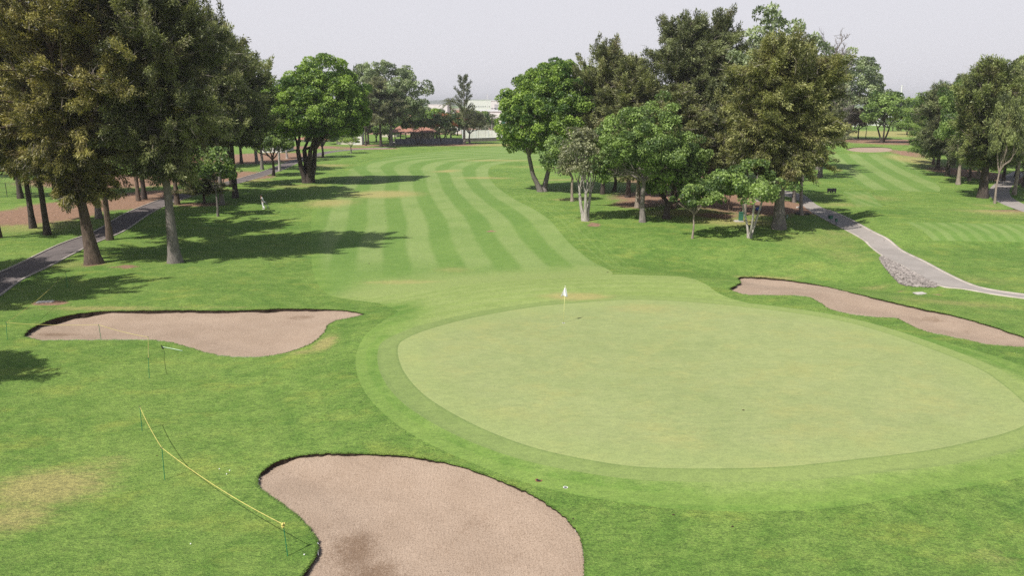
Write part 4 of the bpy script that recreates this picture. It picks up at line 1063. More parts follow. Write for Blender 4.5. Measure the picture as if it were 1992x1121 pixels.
MW = [('conB', 'brown topped conifer between the bright left tree and the tallest conifer', 1172, 378, 56, 1130, 1268, 'brown', 'dark'),
      ('conA', 'brown conifer filling the gap left of the tallest conifer', 1222, 384, 96, 1165, 1300, 'brown', 'dark'),
      ('conC', 'greyish conifer on a short pink trunk behind the straight grey trunk', 1240, 404, 190, 1190, 1320, 'brown', 'pale'),
      ('conA', 'brown conifer behind the thick dark trunk', 1310, 406, 150, 1250, 1390, 'brown', 'brown'),
      ('conD', 'dark conifer deep in the grove, left of two black trunks', 1373, 367, 70, 1300, 1420, 'brown', 'dark'),
      ('conC', 'dark conifer deep in the grove, right of two black trunks', 1387, 366, 120, 1340, 1450, 'dark', 'dark'),
      ('euc', 'slender pale leaning tree right beside the cart path', 1558, 418, 210, 1505, 1610, 'gold', 'pale'),
      ('conC', 'thin conifer behind the pale leaning tree at the path bend', 1545, 394, 170, 1500, 1600, 'gold', 'grey'),
      ('conA', 'conifer with a bare pink trunk near the green utility box', 1448, 419, 120, 1395, 1500, 'gold', 'pale'),
      ('euc', 'very tall pale feathery tree rising above the huge conifer', 1475, 392, 0, 1400, 1545, 'euc', 'white'),
      ('euc', 'pale green rounded top behind the bare tree', 1560, 352, 58, 1522, 1612, 'euc', 'grey'),
      ('brA', 'greyish crown deep behind the white forked trunk', 1195, 372, 245, 1150, 1250, 'grey', 'dark'),
      ('sap', 'tiny thin tree beside the bare earth in the grove', 1417, 411, 352, 1398, 1440, 'mid', 'brown'),
      ('conA', 'greyish thin conifer at the back right of the grove', 1590, 330, 128, 1560, 1645, 'grey', 'grey'),
      ('conD', 'dark conifer at the back of the grove filling the gap under the tall tops', 1440, 350, 85, 1385, 1520, 'brown', 'dark')]
for k, l, bx, by, tp, x0, x1, lf, bk_ in MW:
    plant_copy(k, 'conifer_tree' if k.startswith('con') else {'euc': 'eucalyptus_tree', 'sap': 'sapling'}.get(k, 'leafy_tree'), l, 'tree', bx, by, tp, x0, x1, lf, bk_, group='trees of the middle grove', lean=-.08 if 'leaning' in l else 0)

# bare tree
def bare(label, bx, by, top, x0, x1, seed, zb=.45, name='bare_tree'):
    b = ground_pt(bx, by); H = z_at(top, b.y) - b.z; w = (x_at(x1, b.y, b.z + H * .8) - x_at(x0, b.y, b.z + H * .8)) / 2
    g_ = Geo(seed); r = g_.r
    C = g_.trunk([(0, 0, 0), (.3, 0, H * .4), (0, 0, H * .72)], .35, .12)
    def grow(p, d, L, rad, dep):
        q = p + d * L; B = g_.limb(p, q, rad, rad * .5, .07, 6, 5, sag=.03)
        if dep == 0: return
        for _ in range(4 if dep > 1 else 6):
            k = r.integers(2, 6); nd = unit(d + r.normal(0, .48, 3) + np.array([0, 0, .12]))
            grow(B[k], nd, L * r.uniform(.4, .65), rad * .5, dep - 1)
    for i in range(9):
        z = H * (zb + (.70 - zb) * i / 8); az = i * 2.4
        d = unit(np.array([math.cos(az) * .75, math.sin(az) * .6, 1.1])); grow(np.array([np.interp(z, C[:, 2], C[:, 0]), 0, z]), d, w * r.uniform(.9, 1.3), .15, 3)
    root = empty(name, b)
    mesh_np('trunk', np.concatenate(g_.V), np.concatenate(g_.Fc), BM['grey'], root, smooth=True)
    return tag(root, label, 'tree')
bare('leafless grey tree with bare twigs against the sky above the grove', 1594, 345, 10, 1562, 1630, 81, .5)
bare('low leafless grey shrub tree beyond the right end of the grove', 1622, 277, 178, 1596, 1652, 82, .2)

# ---- right side
plant('broad', 'eucalyptus_tree', 'tall dark green tree with a lopsided top beyond the far bunker', 'tree', 1647, 272, 121, 1588, 1724, 236, 'euc', 'dark', r0=.55, seed=91, nc=240, cr=1.5, per=120, lsz=.28, limbs=9, gap=.35, fork=7)
plant('broad', 'leafy_tree', 'dark forked tree standing alone behind the far bunker', 'tree', 1716, 278, 178, 1686, 1768, 246, 'mid', 'dark', r0=.42, seed=92, stems=3, nc=150, cr=1.2, per=105, lsz=.26, limbs=9, gap=.3, fork=3.4)
plant('conif', 'conifer_tree', 'stout dark trunked tree in the right row with a spreading brown green crown', 'tree', 1912, 385, 128, 1866, 1968, 318, 'green', 'dark', r0=.55, seed=93, nb=150, pl=8, sl=75, slen=.6, sw=.06, prad=.8, elev=(10, 60), prof=[(0, .6), (.12, .95), (.4, 1), (.7, .9), (.9, .6), (1, .3)])
RW = [('brA', 'small reddish brown tree left of the lone forked tree', 1669, 270, 208, 1653, 1692, 'rust', 'dark'), ('sap', 'small pale green tree beside the reddish one', 1684, 270, 222, 1674, 1702, 'yel', 'dark'),
      ('brB', 'bright green tree at the far end of the right row', 1787, 284, 186, 1752, 1806, 'bright', 'dark'), ('brA', 'tree just behind the bright green one at the far row end', 1800, 283, 172, 1775, 1830, 'mid', 'dark'),
      ('conD', 'first dark trunked conifer of the right row, nearest the far bunker', 1823, 331, 152, 1756, 1862, 'mid', 'dark'), ('conC', 'thin conifer half hidden behind the first one of the right row', 1815, 320, 170, 1785, 1850, 'dark', 'brown'),
      ('conD', 'leaning dark trunked conifer, second of the right row', 1842, 343, 136, 1790, 1898, 'dark', 'dark'), ('brB', 'green crowned tree with a pale smooth trunk in the right row', 1864, 359, 150, 1822, 1916, 'mid', 'pale'),
      ('brB', 'tall yellow green crown at the right photo edge behind the pale trunks', 1978, 345, 106, 1930, 2030, 'green', 'dark'), ('conD', 'brown conifer behind the tree across the side path', 1952, 352, 116, 1915, 1995, 'dark', 'dark'),
      ('brB', 'green crown low at the right photo edge behind the pale trunk', 2000, 352, 150, 1960, 2050, 'mid', 'dark'), ('conD', 'brown green crown between the fourth and the stout trunk of the row', 1885, 352, 128, 1850, 1925, 'green', 'dark'),
      ('brA', 'shorter tree with a narrow leaning trunk and wide foot, nearest of the right row', 1935, 396, 175, 1908, 1966, 'green', 'pale'), ('conA', 'conifer with a thick pale trunk just across the side path', 1973, 379, 118, 1928, 2030, 'green', 'pale'),
      ('conD', 'dark trunked conifer at the right photo edge', 1992, 364, 105, 1955, 2060, 'gold', 'dark'), ('brB', 'yellow green tree behind the middle of the right row', 1902, 348, 122, 1866, 1940, 'yel', 'pale'),
      ('euc', 'tall hazy tree over the right row, left one of three pale tops', 1925, 296, 110, 1898, 1955, 'euc', 'grey'), ('euc', 'tall hazy tree over the right row, middle one of three pale tops', 1962, 296, 104, 1932, 1990, 'euc', 'grey'),
      ('euc', 'tall hazy tree over the right row, right one of three pale tops', 1994, 292, 102, 1965, 2025, 'euc', 'grey'), ('conA', 'brown conifer crown behind the second row tree', 1855, 322, 135, 1825, 1890, 'brown', 'dark'),
      ('brB', 'green crown filling the row behind the stout dark trunk', 1945, 330, 130, 1915, 1980, 'mid', 'dark'), ('conC', 'brown conifer outside the right photo edge', 2030, 372, 100, 1990, 2090, 'brown', 'brown'),
      ('far', 'low dark bush between the two leafless shrubs and the far bunker', 1634, 268, 232, 1616, 1652, 'rust', 'dark'), ('far', 'distant green tree left of the bright end of the row', 1764, 262, 232, 1750, 1790, 'mid', 'dark')]
for k, l, bx, by, tp, x0, x1, lf, bk_ in RW:
    plant_copy(k, 'conifer_tree' if k.startswith('con') else {'euc': 'eucalyptus_tree', 'sap': 'sapling'}.get(k, 'leafy_tree'), l, 'tree', bx, by, tp, x0, x1, lf, bk_, group='trees of the right row' if by > 300 else None)
# ------------------------------------------------------------------ things on the course
P_yel = simple_mat('yellow_rope', (0.60, 0.53, 0.16), 0.6, 0.2, 8)
P_grn = simple_mat('green_stake_paint', (0.03, 0.22, 0.10), 0.5, 0.2, 8)
P_pole = simple_mat('pole_yellow', (0.80, 0.78, 0.35), 0.4, 0.1, 4)
P_white = simple_mat('white_paint', (0.78, 0.78, 0.76), 0.5, 0.08, 2)
P_black = simple_mat('black_plastic', (0.02, 0.02, 0.022), 0.5, 0.3, 4)
P_dark = simple_mat('dark_metal', (0.06, 0.06, 0.06), 0.5, 0.3, 4)
P_box = simple_mat('green_enamel', (0.05, 0.17, 0.11), 0.45, 0.2, 3)
P_blue = simple_mat('blue_plastic', (0.06, 0.14, 0.42), 0.5, 0.2, 3)
P_conc = simple_mat('pale_concrete', (0.50, 0.47, 0.43), 0.9, 0.25, 2, bump=.3)
P_redsoil = simple_mat('red_soil', (0.28, 0.12, 0.07), 0.95, 0.3, 8)

# flag
b = ground_pt(1096, 628.5); zt = z_at(557, b.y) - b.z
root = empty('golf_flag', b); tag(root, 'white flag hanging limp on a thin yellow pole in the putting green', 'flag')
lean = x_at(1099.5, b.y, b.z + zt) - b.x
MB().tube([(0, 0, -.12), (lean * .5, 0, zt * .5), (lean, 0, zt)], [.013, .012, .009], 8).build('pole', P_pole, root, True)
MB().ball((lean, 0, zt + .015), .022, 2).build('knob', P_white, root, True)
V = []; nu, nvv = 15, 12
for j in range(nvv):
    t = j / (nvv - 1)
    for i in range(nu):
        s = i / (nu - 1)
        # cloth hangs from the pole: width grows downward, gathered in soft folds
        wdt = .05 + .36 * t ** .9
        x = lean * (1 - .2 * t) - (s - .42) * wdt
        y = .045 * math.sin(s * 9 + t * 2.0) * (0.3 + t) + .02 - .03 * s
        z = zt - .03 - t * .60 + .10 * s * t * math.sin(s * 3.1) - .06 * s * (1 - t)
        V.append((x, y, z))
Fs = [(j * nu + i, j * nu + i + 1, (j + 1) * nu + i + 1, (j + 1) * nu + i) for j in range(nvv - 1) for i in range(nu - 1)]
fl = mesh_np('cloth', V, Fs, simple_mat('flag_cloth', (.9, .9, .9), .8, .03, 2), root, smooth=True)
so_ = fl.modifiers.new('thick', 'SOLIDIFY'); so_.thickness = .004
def cup(name, label, px, py, ring, rad=.054, cat='golf hole'):
    p = ground_pt(px, py); r_ = empty(name, p); tag(r_, label, cat)
    m_ = MB(); n = 20
    for k in range(n):
        a, b_ = 2 * math.pi * k / n, 2 * math.pi * (k + 1) / n
        m_.face([(math.cos(a) * rad, math.sin(a) * rad, .006), (math.cos(b_) * rad, math.sin(b_) * rad, .006), (math.cos(b_) * rad * 1.4, math.sin(b_) * rad * 1.4, .006), (math.cos(a) * rad * 1.4, math.sin(a) * rad * 1.4, .006)])
        m_.face([(math.cos(a) * rad, math.sin(a) * rad, .006), (math.cos(b_) * rad, math.sin(b_) * rad, .006), (math.cos(b_) * rad, math.sin(b_) * rad, -.004), (math.cos(a) * rad, math.sin(a) * rad, -.004)])
    m_.build('rim', ring, r_)
    MB().prism([(math.cos(2 * math.pi * k / n) * rad, math.sin(2 * math.pi * k / n) * rad) for k in range(n)], -.02, .003).build('hole_shade', P_black, r_)  # solid black disc stands in for the shade down the hole
cup('hole_cup', 'white rimmed hole at the foot of the flag pole', 1096, 629, P_white)
cup('hole_cup', 'small round hole with a bright white rim in grass beside the large bunker', 1100, 949, P_white, .056)
cup('soil_plug', 'small reddish bare hole in the grass beside the large bunker edge', 1048, 935, P_redsoil, .085, 'soil plug')

# rope fence
def stake(bx, by, tx, ty, label):
    p = ground_pt(bx, by); z = z_at(ty, p.y); x = x_at(tx, p.y, z)
    r_ = empty('rope_stake', p); tag(r_, label, 'stake', 'green stakes holding the yellow rope')
    dx, dz = x - p.x, z - p.z
    MB().tube([(0, 0, -.1), (dx * .5, 0, dz * .5), (dx, 0, dz)], .013, 8).build('shaft', P_grn, r_)
    m_ = MB(); m_.tube([(dx + .03 * math.cos(a), .03 * math.sin(a), dz + .01) for a in np.linspace(0, 6.28, 13)], .006, 6, False); m_.build('loop', P_dark, r_)
    return Vector((x, p.y, z))
def rope(pts, label, sag=.05, rad=.014):
    C = []
    for i in range(len(pts) - 1):
        a, b_ = pts[i], pts[i + 1]; L = (b_ - a).length
        for k in range(24):
            t = k / 24; C.append(a.lerp(b_, t) - Vector((0, 0, sag * L * 4 * t * (1 - t) * .5)))
    C.append(pts[-1])
    o = MB().tube(C, rad, 7).build('yellow_rope', P_yel, None, True); tag(o, label, 'rope', 'yellow ropes on stakes'); return o
A = stake(276.5, 839, 272, 792, 'green stake at the far upper end of the near yellow rope')
Bs = stake(320.5, 934, 315, 872, 'green stake in the middle, where the near yellow rope bends')
Cs = stake(560, 1083, 551, 1021, 'nearest green stake, beside the large bunker, with the knotted rope end')
rope([A, Bs, Cs], 'thick yellow rope strung over three green stakes across the near grass', .045, .0105)
k_ = MB(); [k_.ball(Cs + Vector((random.uniform(-.04, .04), random.uniform(-.04, .04), random.uniform(-.08, .03))), random.uniform(.018, .034), 1) for _ in range(16)]
tag(k_.build('rope_knot', P_yel, None, True), 'bunched yellow knot on the nearest stake', 'knot')
D = stake(290.5, 736, 288.5, 697, 'green stake just below the rake on the left grass')
E_ = stake(289.5, 690, 288, 656, 'green stake at the grass edge of the long left bunker beside the rake')
F_ = stake(197, 662, 192, 632, 'thin stake at the front edge of the long left bunker')
G_ = stake(14, 661, 12, 628, 'green stake near the left photo edge')
H_ = stake(131, 560, 128, 530, 'stake near the shaded path, far end of the rope')
rope([D, E_, F_, G_, H_], 'thin yellow rope running past the left bunker to the shaded path', .03, .0085)

# rake
p = ground_pt(316, 677); q = ground_pt(355, 684)
r_ = empty('bunker_rake', p); tag(r_, 'rake with black head and pale handle lying beside the long left bunker', 'rake')
d_ = (q - p); MB().tube([(0, 0, .05), tuple(d_ * .5 + Vector((0, 0, .05))), tuple(d_ + Vector((0, 0, .03)))], .017, 8).build('handle', simple_mat('pale_green_handle', (.55, .72, .52), .5), r_, True)
m_ = MB(); m_.box(-.02, 0, .06, .05, .55, .045, .5, .008)
for k in range(11): m_.box(-.02 - math.sin(.5) * (k - 5) * .05, math.cos(.5) * (k - 5) * .05, .02, .012, .012, .07, .5)
m_.build('head', P_black, r_)

# golf balls / bits
for (px, py, l) in [(427, 914, 'white ball in the near grass, left of a pair'), (447, 917, 'white ball in the near grass, upper right of a trio'), (441, 924, 'white ball in the near grass, lowest of a trio'), (371, 1060, 'white ball alone in the grass left of the nearest stake'),
                    (592, 1081, 'white ball between the nearest stake and the large bunker')]:
    p = ground_pt(px, py); o = MB().ball((0, 0, .02), .0215, 3).build('golf_ball', P_white, None, True, p); tag(o, l, 'golf ball', 'golf balls in the grass')
for (px, py, l, s) in [(1310, 1003, 'dark dry leaf on the lower rim of the putting green surround', .05), (1425, 1026, 'dark leaf in the foreground grass', .05), (1115, 1011, 'small leaf beside the large bunker', .04), (305, 888, 'dark leaf right of the yellow rope', .04), (1446, 799, 'small dark mark like leaf on the putting green', .06),
                       (1182, 530, 'dark leaf in the hollow behind the green', .09), (1720, 468, 'small dark leaf on the slope past the cart path', .07), (750, 430, 'dark leaf on the striped fairway', .10), (787, 458, 'another dark leaf on the striped fairway', .10), (718, 513, 'dark leaf low on the striped fairway', .09),
                       (1884, 571, 'small dark stone beside the cart path at the right', .07)]:
    p = ground_pt(px, py); m_ = MB()
    m_.face([(-s, 0, .012), (-s * .2, -s * .5, .03), (s, 0, .015), (s * .1, s * .5, .035)])
    o = m_.build('dry_leaf', simple_mat('dry_leaf', (.06, .04, .025), .8), None, loc=p); o.modifiers.new('t', 'SOLIDIFY').thickness = .01; tag(o, l, 'leaf', 'fallen leaves')

# slab, box, bins
p = ground_pt(1790, 572); r_ = tag(MB().box(0, 0, .03, .78, .60, .08, .2, .02).build('concrete_slab', P_conc, None, loc=p), 'small white slab lying in the grass above the right bunker', 'slab')
p = ground_pt(88, 588); tag(MB().box(0, 0, .02, 1.0, .5, .08, .2, .03).build('stone_slab', P_conc, None, loc=p), 'flat grey stone in bare earth above the long left bunker', 'stone')
p = ground_pt(1441, 431); r_ = empty('utility_box', p); tag(r_, 'green metal utility box on a pale concrete pad at the front of the grove', 'utility box')
MB().box(-.25, 0, .03, .95, .75, .14, .1, .02).build('pad', P_conc, r_); MB().box(0, .05, .53, .40, .36, .86, .1, .02).build('cabinet', P_box, r_); MB().box(.0, .05, .98, .46, .42, .05, .1, .01).build('lid', P_box, r_)
p = ground_pt(1475, 410); r_ = empty('blue_bag', p); tag(r_, 'small blue bag left on the bare earth under the huge conifer', 'bag')
m_ = MB(); m_.ball((0, 0, .20), .30, 3, (1.1, .8, .75)); m_.build('sack', P_blue, r_, True); MB().tube([(-.1, 0, .38), (0, 0, .52), (.1, 0, .38)], .015, 6).build('handle', P_blue, r_)
p = ground_pt(1531, 426); r_ = empty('marker_post', p); tag(r_, 'short pale green post in the shade beside the huge trunk', 'post')
MB().tube([(0, 0, -.05), (0, 0, .40)], .10, 10).build('post', simple_mat('faded_green', (.25, .32, .25), .7), r_, True); MB().ball((0, 0, .40), .12, 2, (1, 1, .6)).build('cap', P_box, r_, True)
def bin_post(px, py, label, hgt, w, name, cat):
    p = ground_pt(px, py); r_ = empty(name, p); tag(r_, label, cat)
    MB().tube([(0, 0, -.05), (0, 0, hgt * .6)], .035, 8).build('post', P_dark, r_)
    MB().box(0, 0, hgt * .78, w, w * .8, hgt * .42, .2, .03).build('body', P_box, r_); MB().box(0, 0, hgt * 1.0, w * 1.12, w * .9, .035, .2, .01).build('lid', P_dark, r_)
bin_post(1614.5, 434, 'green litter bin on a post at the near edge of the cart path', .85, .42, 'litter_bin', 'bin')
bin_post(1626, 439, 'smaller green ball washer on a post next to the litter bin', .75, .24, 'ball_washer', 'ball washer')
for px, l in ((1613, 'black box on legs beside the small tee, left one of two'), (1622, 'black box on legs beside the small tee, right one of two')):
    p = ground_pt(px, 376); r_ = empty('black_box', p); tag(r_, l, 'box', 'black boxes by the small tee')
    MB().box(0, 0, .48, .52, .4, .46, .1, .03).build('body', P_black, r_)
    for sx in (-.2, .2): MB().box(sx, 0, .12, .05, .3, .28, .1).build('leg', P_dark, r_)
for (px, py, l, c_) in ((1553, 405.5, 'pale boulder beside the leaning tree at the path bend', P_conc), (1551, 417, 'dark boulder left of the leaning tree foot', P_dark), (1570, 418, 'dark stone at the cart path edge right of the leaning tree', P_dark)):
    p = ground_pt(px, py); m_ = MB(); m_.ball((0, 0, .10), .24, 3, (1.3, .9, .7))
    for v in m_.bm.verts: v.co += Vector((math.sin(v.co.y * 19), math.sin(v.co.z * 23), math.sin(v.co.x * 17))) * .02
    tag(m_.build('boulder', c_, None, True, p), l, 'boulder')

# ------------------------------------------------------------------ the walking person and a pull cart
M_skin = simple_mat('skin', (0.32, 0.18, 0.12), .6); M_shirt = simple_mat('white_cloth', (.80, .79, .80), .8, .08, 8); M_sleeve = simple_mat('dark_cloth', (.030, .014, .018), .9); M_hair = simple_mat('dark_hair', (.02, .015, .012), .7)
def skin(name, pts, edges, mat, parent, sub=2):
    me = bpy.data.meshes.new(name); me.from_pydata([p[:3] for p in pts], edges, []); me.materials.append(mat)
    o = link(bpy.data.objects.new(name, me), parent); o.modifiers.new('skin', 'SKIN').use_smooth_shade = True
    for i, p in enumerate(pts):
        r_ = p[3]; me.skin_vertices[0].data[i].radius = (r_, r_ * (p[4] if len(p) > 4 else 1)); me.skin_vertices[0].data[i].use_root = (i == 0)
    s_ = o.modifiers.new('sub', 'SUBSURF'); s_.levels = sub; s_.render_levels = sub
    return o
def hand_chain(pts, edges, w, dirv, sidev, curl):
    """palm + four fingers of unequal length + thumb, added to a skin skeleton from wrist index w"""
    wv = Vector(pts[w][:3]); d, s_ = Vector(dirv).normalized(), Vector(sidev).normalized(); c = Vector(curl)
    pi = len(pts); pts.append((*(wv + d * .05), .026, .6)); edges.append((w, pi))
    for k, L in enumerate((.068, .076, .070, .055)):
        o_ = s_ * (.030 - .020 * k); a = len(pts)
        pts.append((*(wv + d * .095 + o_), .0095)); edges.append((pi, a))
        pts.append((*(wv + d * (.095 + L * .5) + o_ + c * .012), .0085)); edges.append((a, a + 1))
        pts.append((*(wv + d * (.095 + L * .85) + o_ + c * .035), .0075)); edges.append((a + 1, a + 2))
    a = len(pts); pts.append((*(wv + d * .05 + s_ * .038), .011)); edges.append((pi, a)); pts.append((*(wv + d * .085 + s_ * .052 + c * .01), .0095)); edges.append((a, a + 1))
p = ground_pt(512.5, 407.5)
root = empty('person', p); root.rotation_euler = (0, 0, math.radians(72)); tag(root, 'person in white clothes with dark sleeves walking over the grass near the wood', 'person')
# local frame: +Y is the walking direction, leaning forward a little
J = [(0, 0, .93, .13, .8), (0, .03, 1.10, .125, .75), (0, .08, 1.28, .14, .7), (0, .12, 1.42, .12, .6), (0, .15, 1.50, .055), (0, .18, 1.57, .06),
     (.09, .0, .88, .088), (.10, .10, .49, .058), (.10, .06, .10, .040), (.10, .20, .04, .035, .8),
     (-.09, -.02, .88, .088), (-.10, -.02, .49, .058), (-.10, -.28, .14, .040), (-.10, -.18, .04, .033, .8),
     (.19, .12, 1.41, .052), (.25, .08, 1.14, .040), (.24, .20, .92, .026), (-.19, .12, 1.41, .052), (-.26, -.06, 1.17, .040), (-.27, -.20, .96, .026),
     (0, .20, 1.66, .088, 1.1), (0, .21, 1.74, .070, 1.1)]
Eg = [(0, 1), (1, 2), (2, 3), (3, 4), (4, 5), (5, 20), (20, 21), (0, 6), (6, 7), (7, 8), (8, 9), (0, 10), (10, 11), (11, 12), (12, 13), (3, 14), (14, 15), (15, 16), (3, 17), (17, 18), (18, 19)]
hand_chain(J, Eg, 16, (0, .3, -1), (0, 1, .3), (-1, 0, 0)); hand_chain(J, Eg, 19, (0, -.5, -1), (0, 1, -.4), (1, 0, 0))
skin('body', J, Eg, M_skin, root)
skin('shirt', [(0, -.01, .88, .155, .8), (0, .03, 1.10, .150, .75), (0, .08, 1.28, .165, .72), (0, .12, 1.42, .145, .62), (.13, .12, 1.43, .075), (-.13, .12, 1.43, .075)], [(0, 1), (1, 2), (2, 3), (3, 4), (3, 5)], M_shirt, root)
for s_ in (1, -1):
    i = 14 if s_ > 0 else 17; a_, b_, c_ = J[i], J[i + 1], J[i + 2]
    skin('sleeve', [(a_[0] * .85, a_[1], a_[2], .066), (*b_[:3], .054), (c_[0], c_[1], c_[2] + .04, .040)], [(0, 1), (1, 2)], M_sleeve, root)
skin('trousers', [(0, 0, .93, .150, .8), (.09, 0, .86, .105), (.10, .10, .49, .078), (.10, .06, .12, .066), (-.09, -.02, .86, .105), (-.10, -.02, .49, .078), (-.10, -.27, .16, .066)], [(0, 1), (1, 2), (2, 3), (0, 4), (4, 5), (5, 6)], M_shirt, root)
for (x, y, z) in ((.10, .06, .06), (-.10, -.26, .09)): skin('shoe', [(x, y, z, .050), (x, y + .10, z - .03, .046, .8), (x, y + .20, z - .035, .038, .7)], [(0, 1), (1, 2)], M_shirt, root)
hd = MB(); hd.ball((0, .19, 1.715), .108, 3, (.92, 1.05, .86)); hd.build('hair', M_hair, root, True)
nf = MB(); nf.ball((0, .315, 1.665), .016, 2, (.8, 1.2, 1.3)); nf.build('nose', M_skin, root, True)
for s_ in (1, -1):
    MB().ball((s_ * .034, .288, 1.69), .012, 2).build('eye', P_dark, root, True); MB().ball((s_ * .092, .20, 1.67), .022, 2, (.4, .8, 1.2)).build('ear', M_skin, root, True)
MB().ball((0, .292, 1.625), .02, 2, (1.2, .4, .3)).build('mouth', simple_mat('lips', (.3, .1, .09), .6), root, True)
q = ground_pt(519.5, 406.5); r_ = empty('pull_cart', q); tag(r_, 'light grey two wheeled pull cart just behind the walking person', 'cart')
P_al = simple_mat('aluminium', (.5, .5, .5), .35, .1, 4, metal=.6)
MB().tube([(-.35, 0, .95), (-.18, 0, .92), (.02, 0, .55), (.22, 0, .18)], .018, 8).build('handle', P_al, r_)
MB().tube([(-.12, 0, .80), (-.28, 0, .02)], .014, 8).build('leg', P_al, r_); MB().tube([(.12, -.28, .15), (.12, .28, .15)], .012, 8).build('axle', P_al, r_)
MB().tube([(.02, 0, .50), (.20, -.25, .16)], .012, 6).build('strut', P_al, r_); MB().tube([(.02, 0, .50), (.20, .25, .16)], .012, 6).build('strut', P_al, r_)
for s_ in (-.28, .28):
    m_ = MB(); m_.tube([(.12 + .14 * math.cos(a), s_, .15 + .14 * math.sin(a)) for a in np.linspace(0, 2 * math.pi, 21)], .018, 6, False)
    for a in range(6): m_.tube([(.12, s_, .15), (.12 + .13 * math.cos(a * 1.047), s_, .15 + .13 * math.sin(a * 1.047))], .005, 4)
    m_.build('wheel', P_black, r_)

# ------------------------------------------------------------------ walls, pavilion, houses
W_white = simple_mat('white_wall', (.74, .72, .70), .85, .12, .6); W_cream = simple_mat('cream_wall', (.62, .55, .47), .85, .15, .6); W_grey = simple_mat('blue_grey_wall', (.17, .17, .20), .85, .25, 1.0)
W_tile = simple_mat('roof_tile', (.40, .20, .145), .8, .35, 3.0); W_orange = simple_mat('orange_tile', (.62, .22, .08), .8, .25, 3.0); W_stone = simple_mat('terrace_stone', (.24, .21, .19), .95, .45, 2.0)
W_win = simple_mat('dark_window', (.03, .05, .06), .2, .3, .5, spec=.6); W_teal = simple_mat('teal_glass', (.03, .13, .14), .2, .2, .5, spec=.6); W_pink = simple_mat('pinkish_wall', (.55, .36, .30), .85, .15, .6)
W_sheet = simple_mat('pale_sheet_roof', (.66, .67, .68), .6, .08, .1)

def X(px, Y, z=0.0): return float(x_at(px, Y, z))
def Zg(x, y): return float(terrain(x, y))
def house(label, px0, px1, Y, pyt, depth=9, roof='flat', wall=None, rmat=None, wins=3, floors=1, name='house', group=None, pyb=None, rh=1.6, win=None, cat='house', door=True, zw=None):
    wall = wall or W_white; rmat = rmat or W_tile; win = win or W_win
    zt = z_at(pyt, Y); x0, x1 = X(px0, Y, zt), X(px1, Y, zt); xc, w = (x0 + x1) / 2, x1 - x0
    zb = Zg(xc, Y) - .3; r_ = empty(name, (xc, Y, zb)); H = zt - zb
    tag(r_, label, cat, group)
    wh = H if roof == 'flat' else H - rh
    MB().box(0, depth / 2, wh / 2, w, depth, wh).build('wall', wall, r_)
    if roof == 'flat': MB().box(0, depth / 2, wh + .12, w + .3, depth + .3, .24).build('roof', rmat, r_)
    elif roof == 'shed': MB().box(0, depth / 2, wh + .4, w + .6, depth + .6, .8).build('roof', rmat, r_)
    else:
        m_ = MB(); o_ = .5; a = [(-w / 2 - o_, -o_, wh), (w / 2 + o_, -o_, wh), (w / 2 + o_, depth + o_, wh), (-w / 2 - o_, depth + o_, wh)]; rg = max(w / 2 - depth / 2, w * .12)
        t = [(-rg, depth / 2, wh + rh), (rg, depth / 2, wh + rh)]
        vs_ = [m_.bm.verts.new(v) for v in a + t]
        for f in ((0, 1, 5, 4), (1, 2, 5), (2, 3, 4, 5), (3, 0, 4), (3, 2, 1, 0)): m_.bm.faces.new([vs_[i] for i in f])
        m_.build('roof', rmat, r_)
    if w / max(wins, 1) < 1.6: wins = max(1, int(w / 1.8))
    for f in range(floors):
        for k in range(wins):
            xx = -w / 2 + w * (k + .5) / wins; fh = wh / floors; zz = fh * (f + .55)
            ww_, hh_ = min(1.3, w / wins * .5), min(1.3, fh * .4)
            fr = MB().box(xx, -.03, zz, ww_ + .2, .10, hh_ + .2).build('window', wall, r_); MB().box(xx, -.10, zz, ww_, .06, hh_).build('pane', win, fr)
    return r_

# garden wall with posts
def wall_run(name, label, px0, px1, y0, y1, topfn, mat, postmat=None, n=0, th=.25, cat='wall', cap=True):
    a = ground_pt(px0, y0); b_ = ground_pt(px1, y1); r_ = empty(name, a); tag(r_, label, cat)
    d = b_ - a; L = math.hypot(d.x, d.y); ang = math.atan2(d.y, d.x)
    h0 = z_at(topfn, a.y) - a.z
    MB().box(d.x / 2, d.y / 2, h0 / 2 - .2, L, th, h0 + .4, ang).build('panel', mat, r_)
    if cap: MB().box(d.x / 2, d.y / 2, h0 + .05, L + .1, th + .12, .10, ang).build('coping', postmat or mat, r_)
    for k in range(n):
        t = k / (n - 1); MB().box(d.x * t, d.y * t, h0 / 2, .35, .45, h0 + .4, ang).build('post', postmat or mat, r_)
    return r_
wall_run('garden_wall', 'low blue grey wall with square posts behind the far trees', 770, 902, 280.5, 280, 270.5, W_grey, simple_mat('grey_post', (.24, .24, .26), .85), 12)
wall_run('stone_terrace', 'low dark stone terrace wall at the foot of the white wall', 902, 990, 276, 273.5, 269, W_stone, W_white, 0, 1.2)
wall_run('white_wall', 'long bright white wall at the end of the striped fairway', 900, 975, 269.5, 269, 253.5, W_white, W_sheet, 4, .3)
wall_run('garden_wall', 'grey wall right of the white wall, half hidden by the bright tree', 975, 1010, 270, 270, 257, W_cream, W_grey, 3, .3)
wall_run('white_wall', 'bright white slab of house wall behind the small sapling', 689, 706.5, 281, 281, 259, W_white, W_sheet, 0, 4.0)
wall_run('garden_wall', 'low cream wall left of the white slab, behind small bushes', 655, 689, 281, 281, 271, W_cream, None, 0, .3)
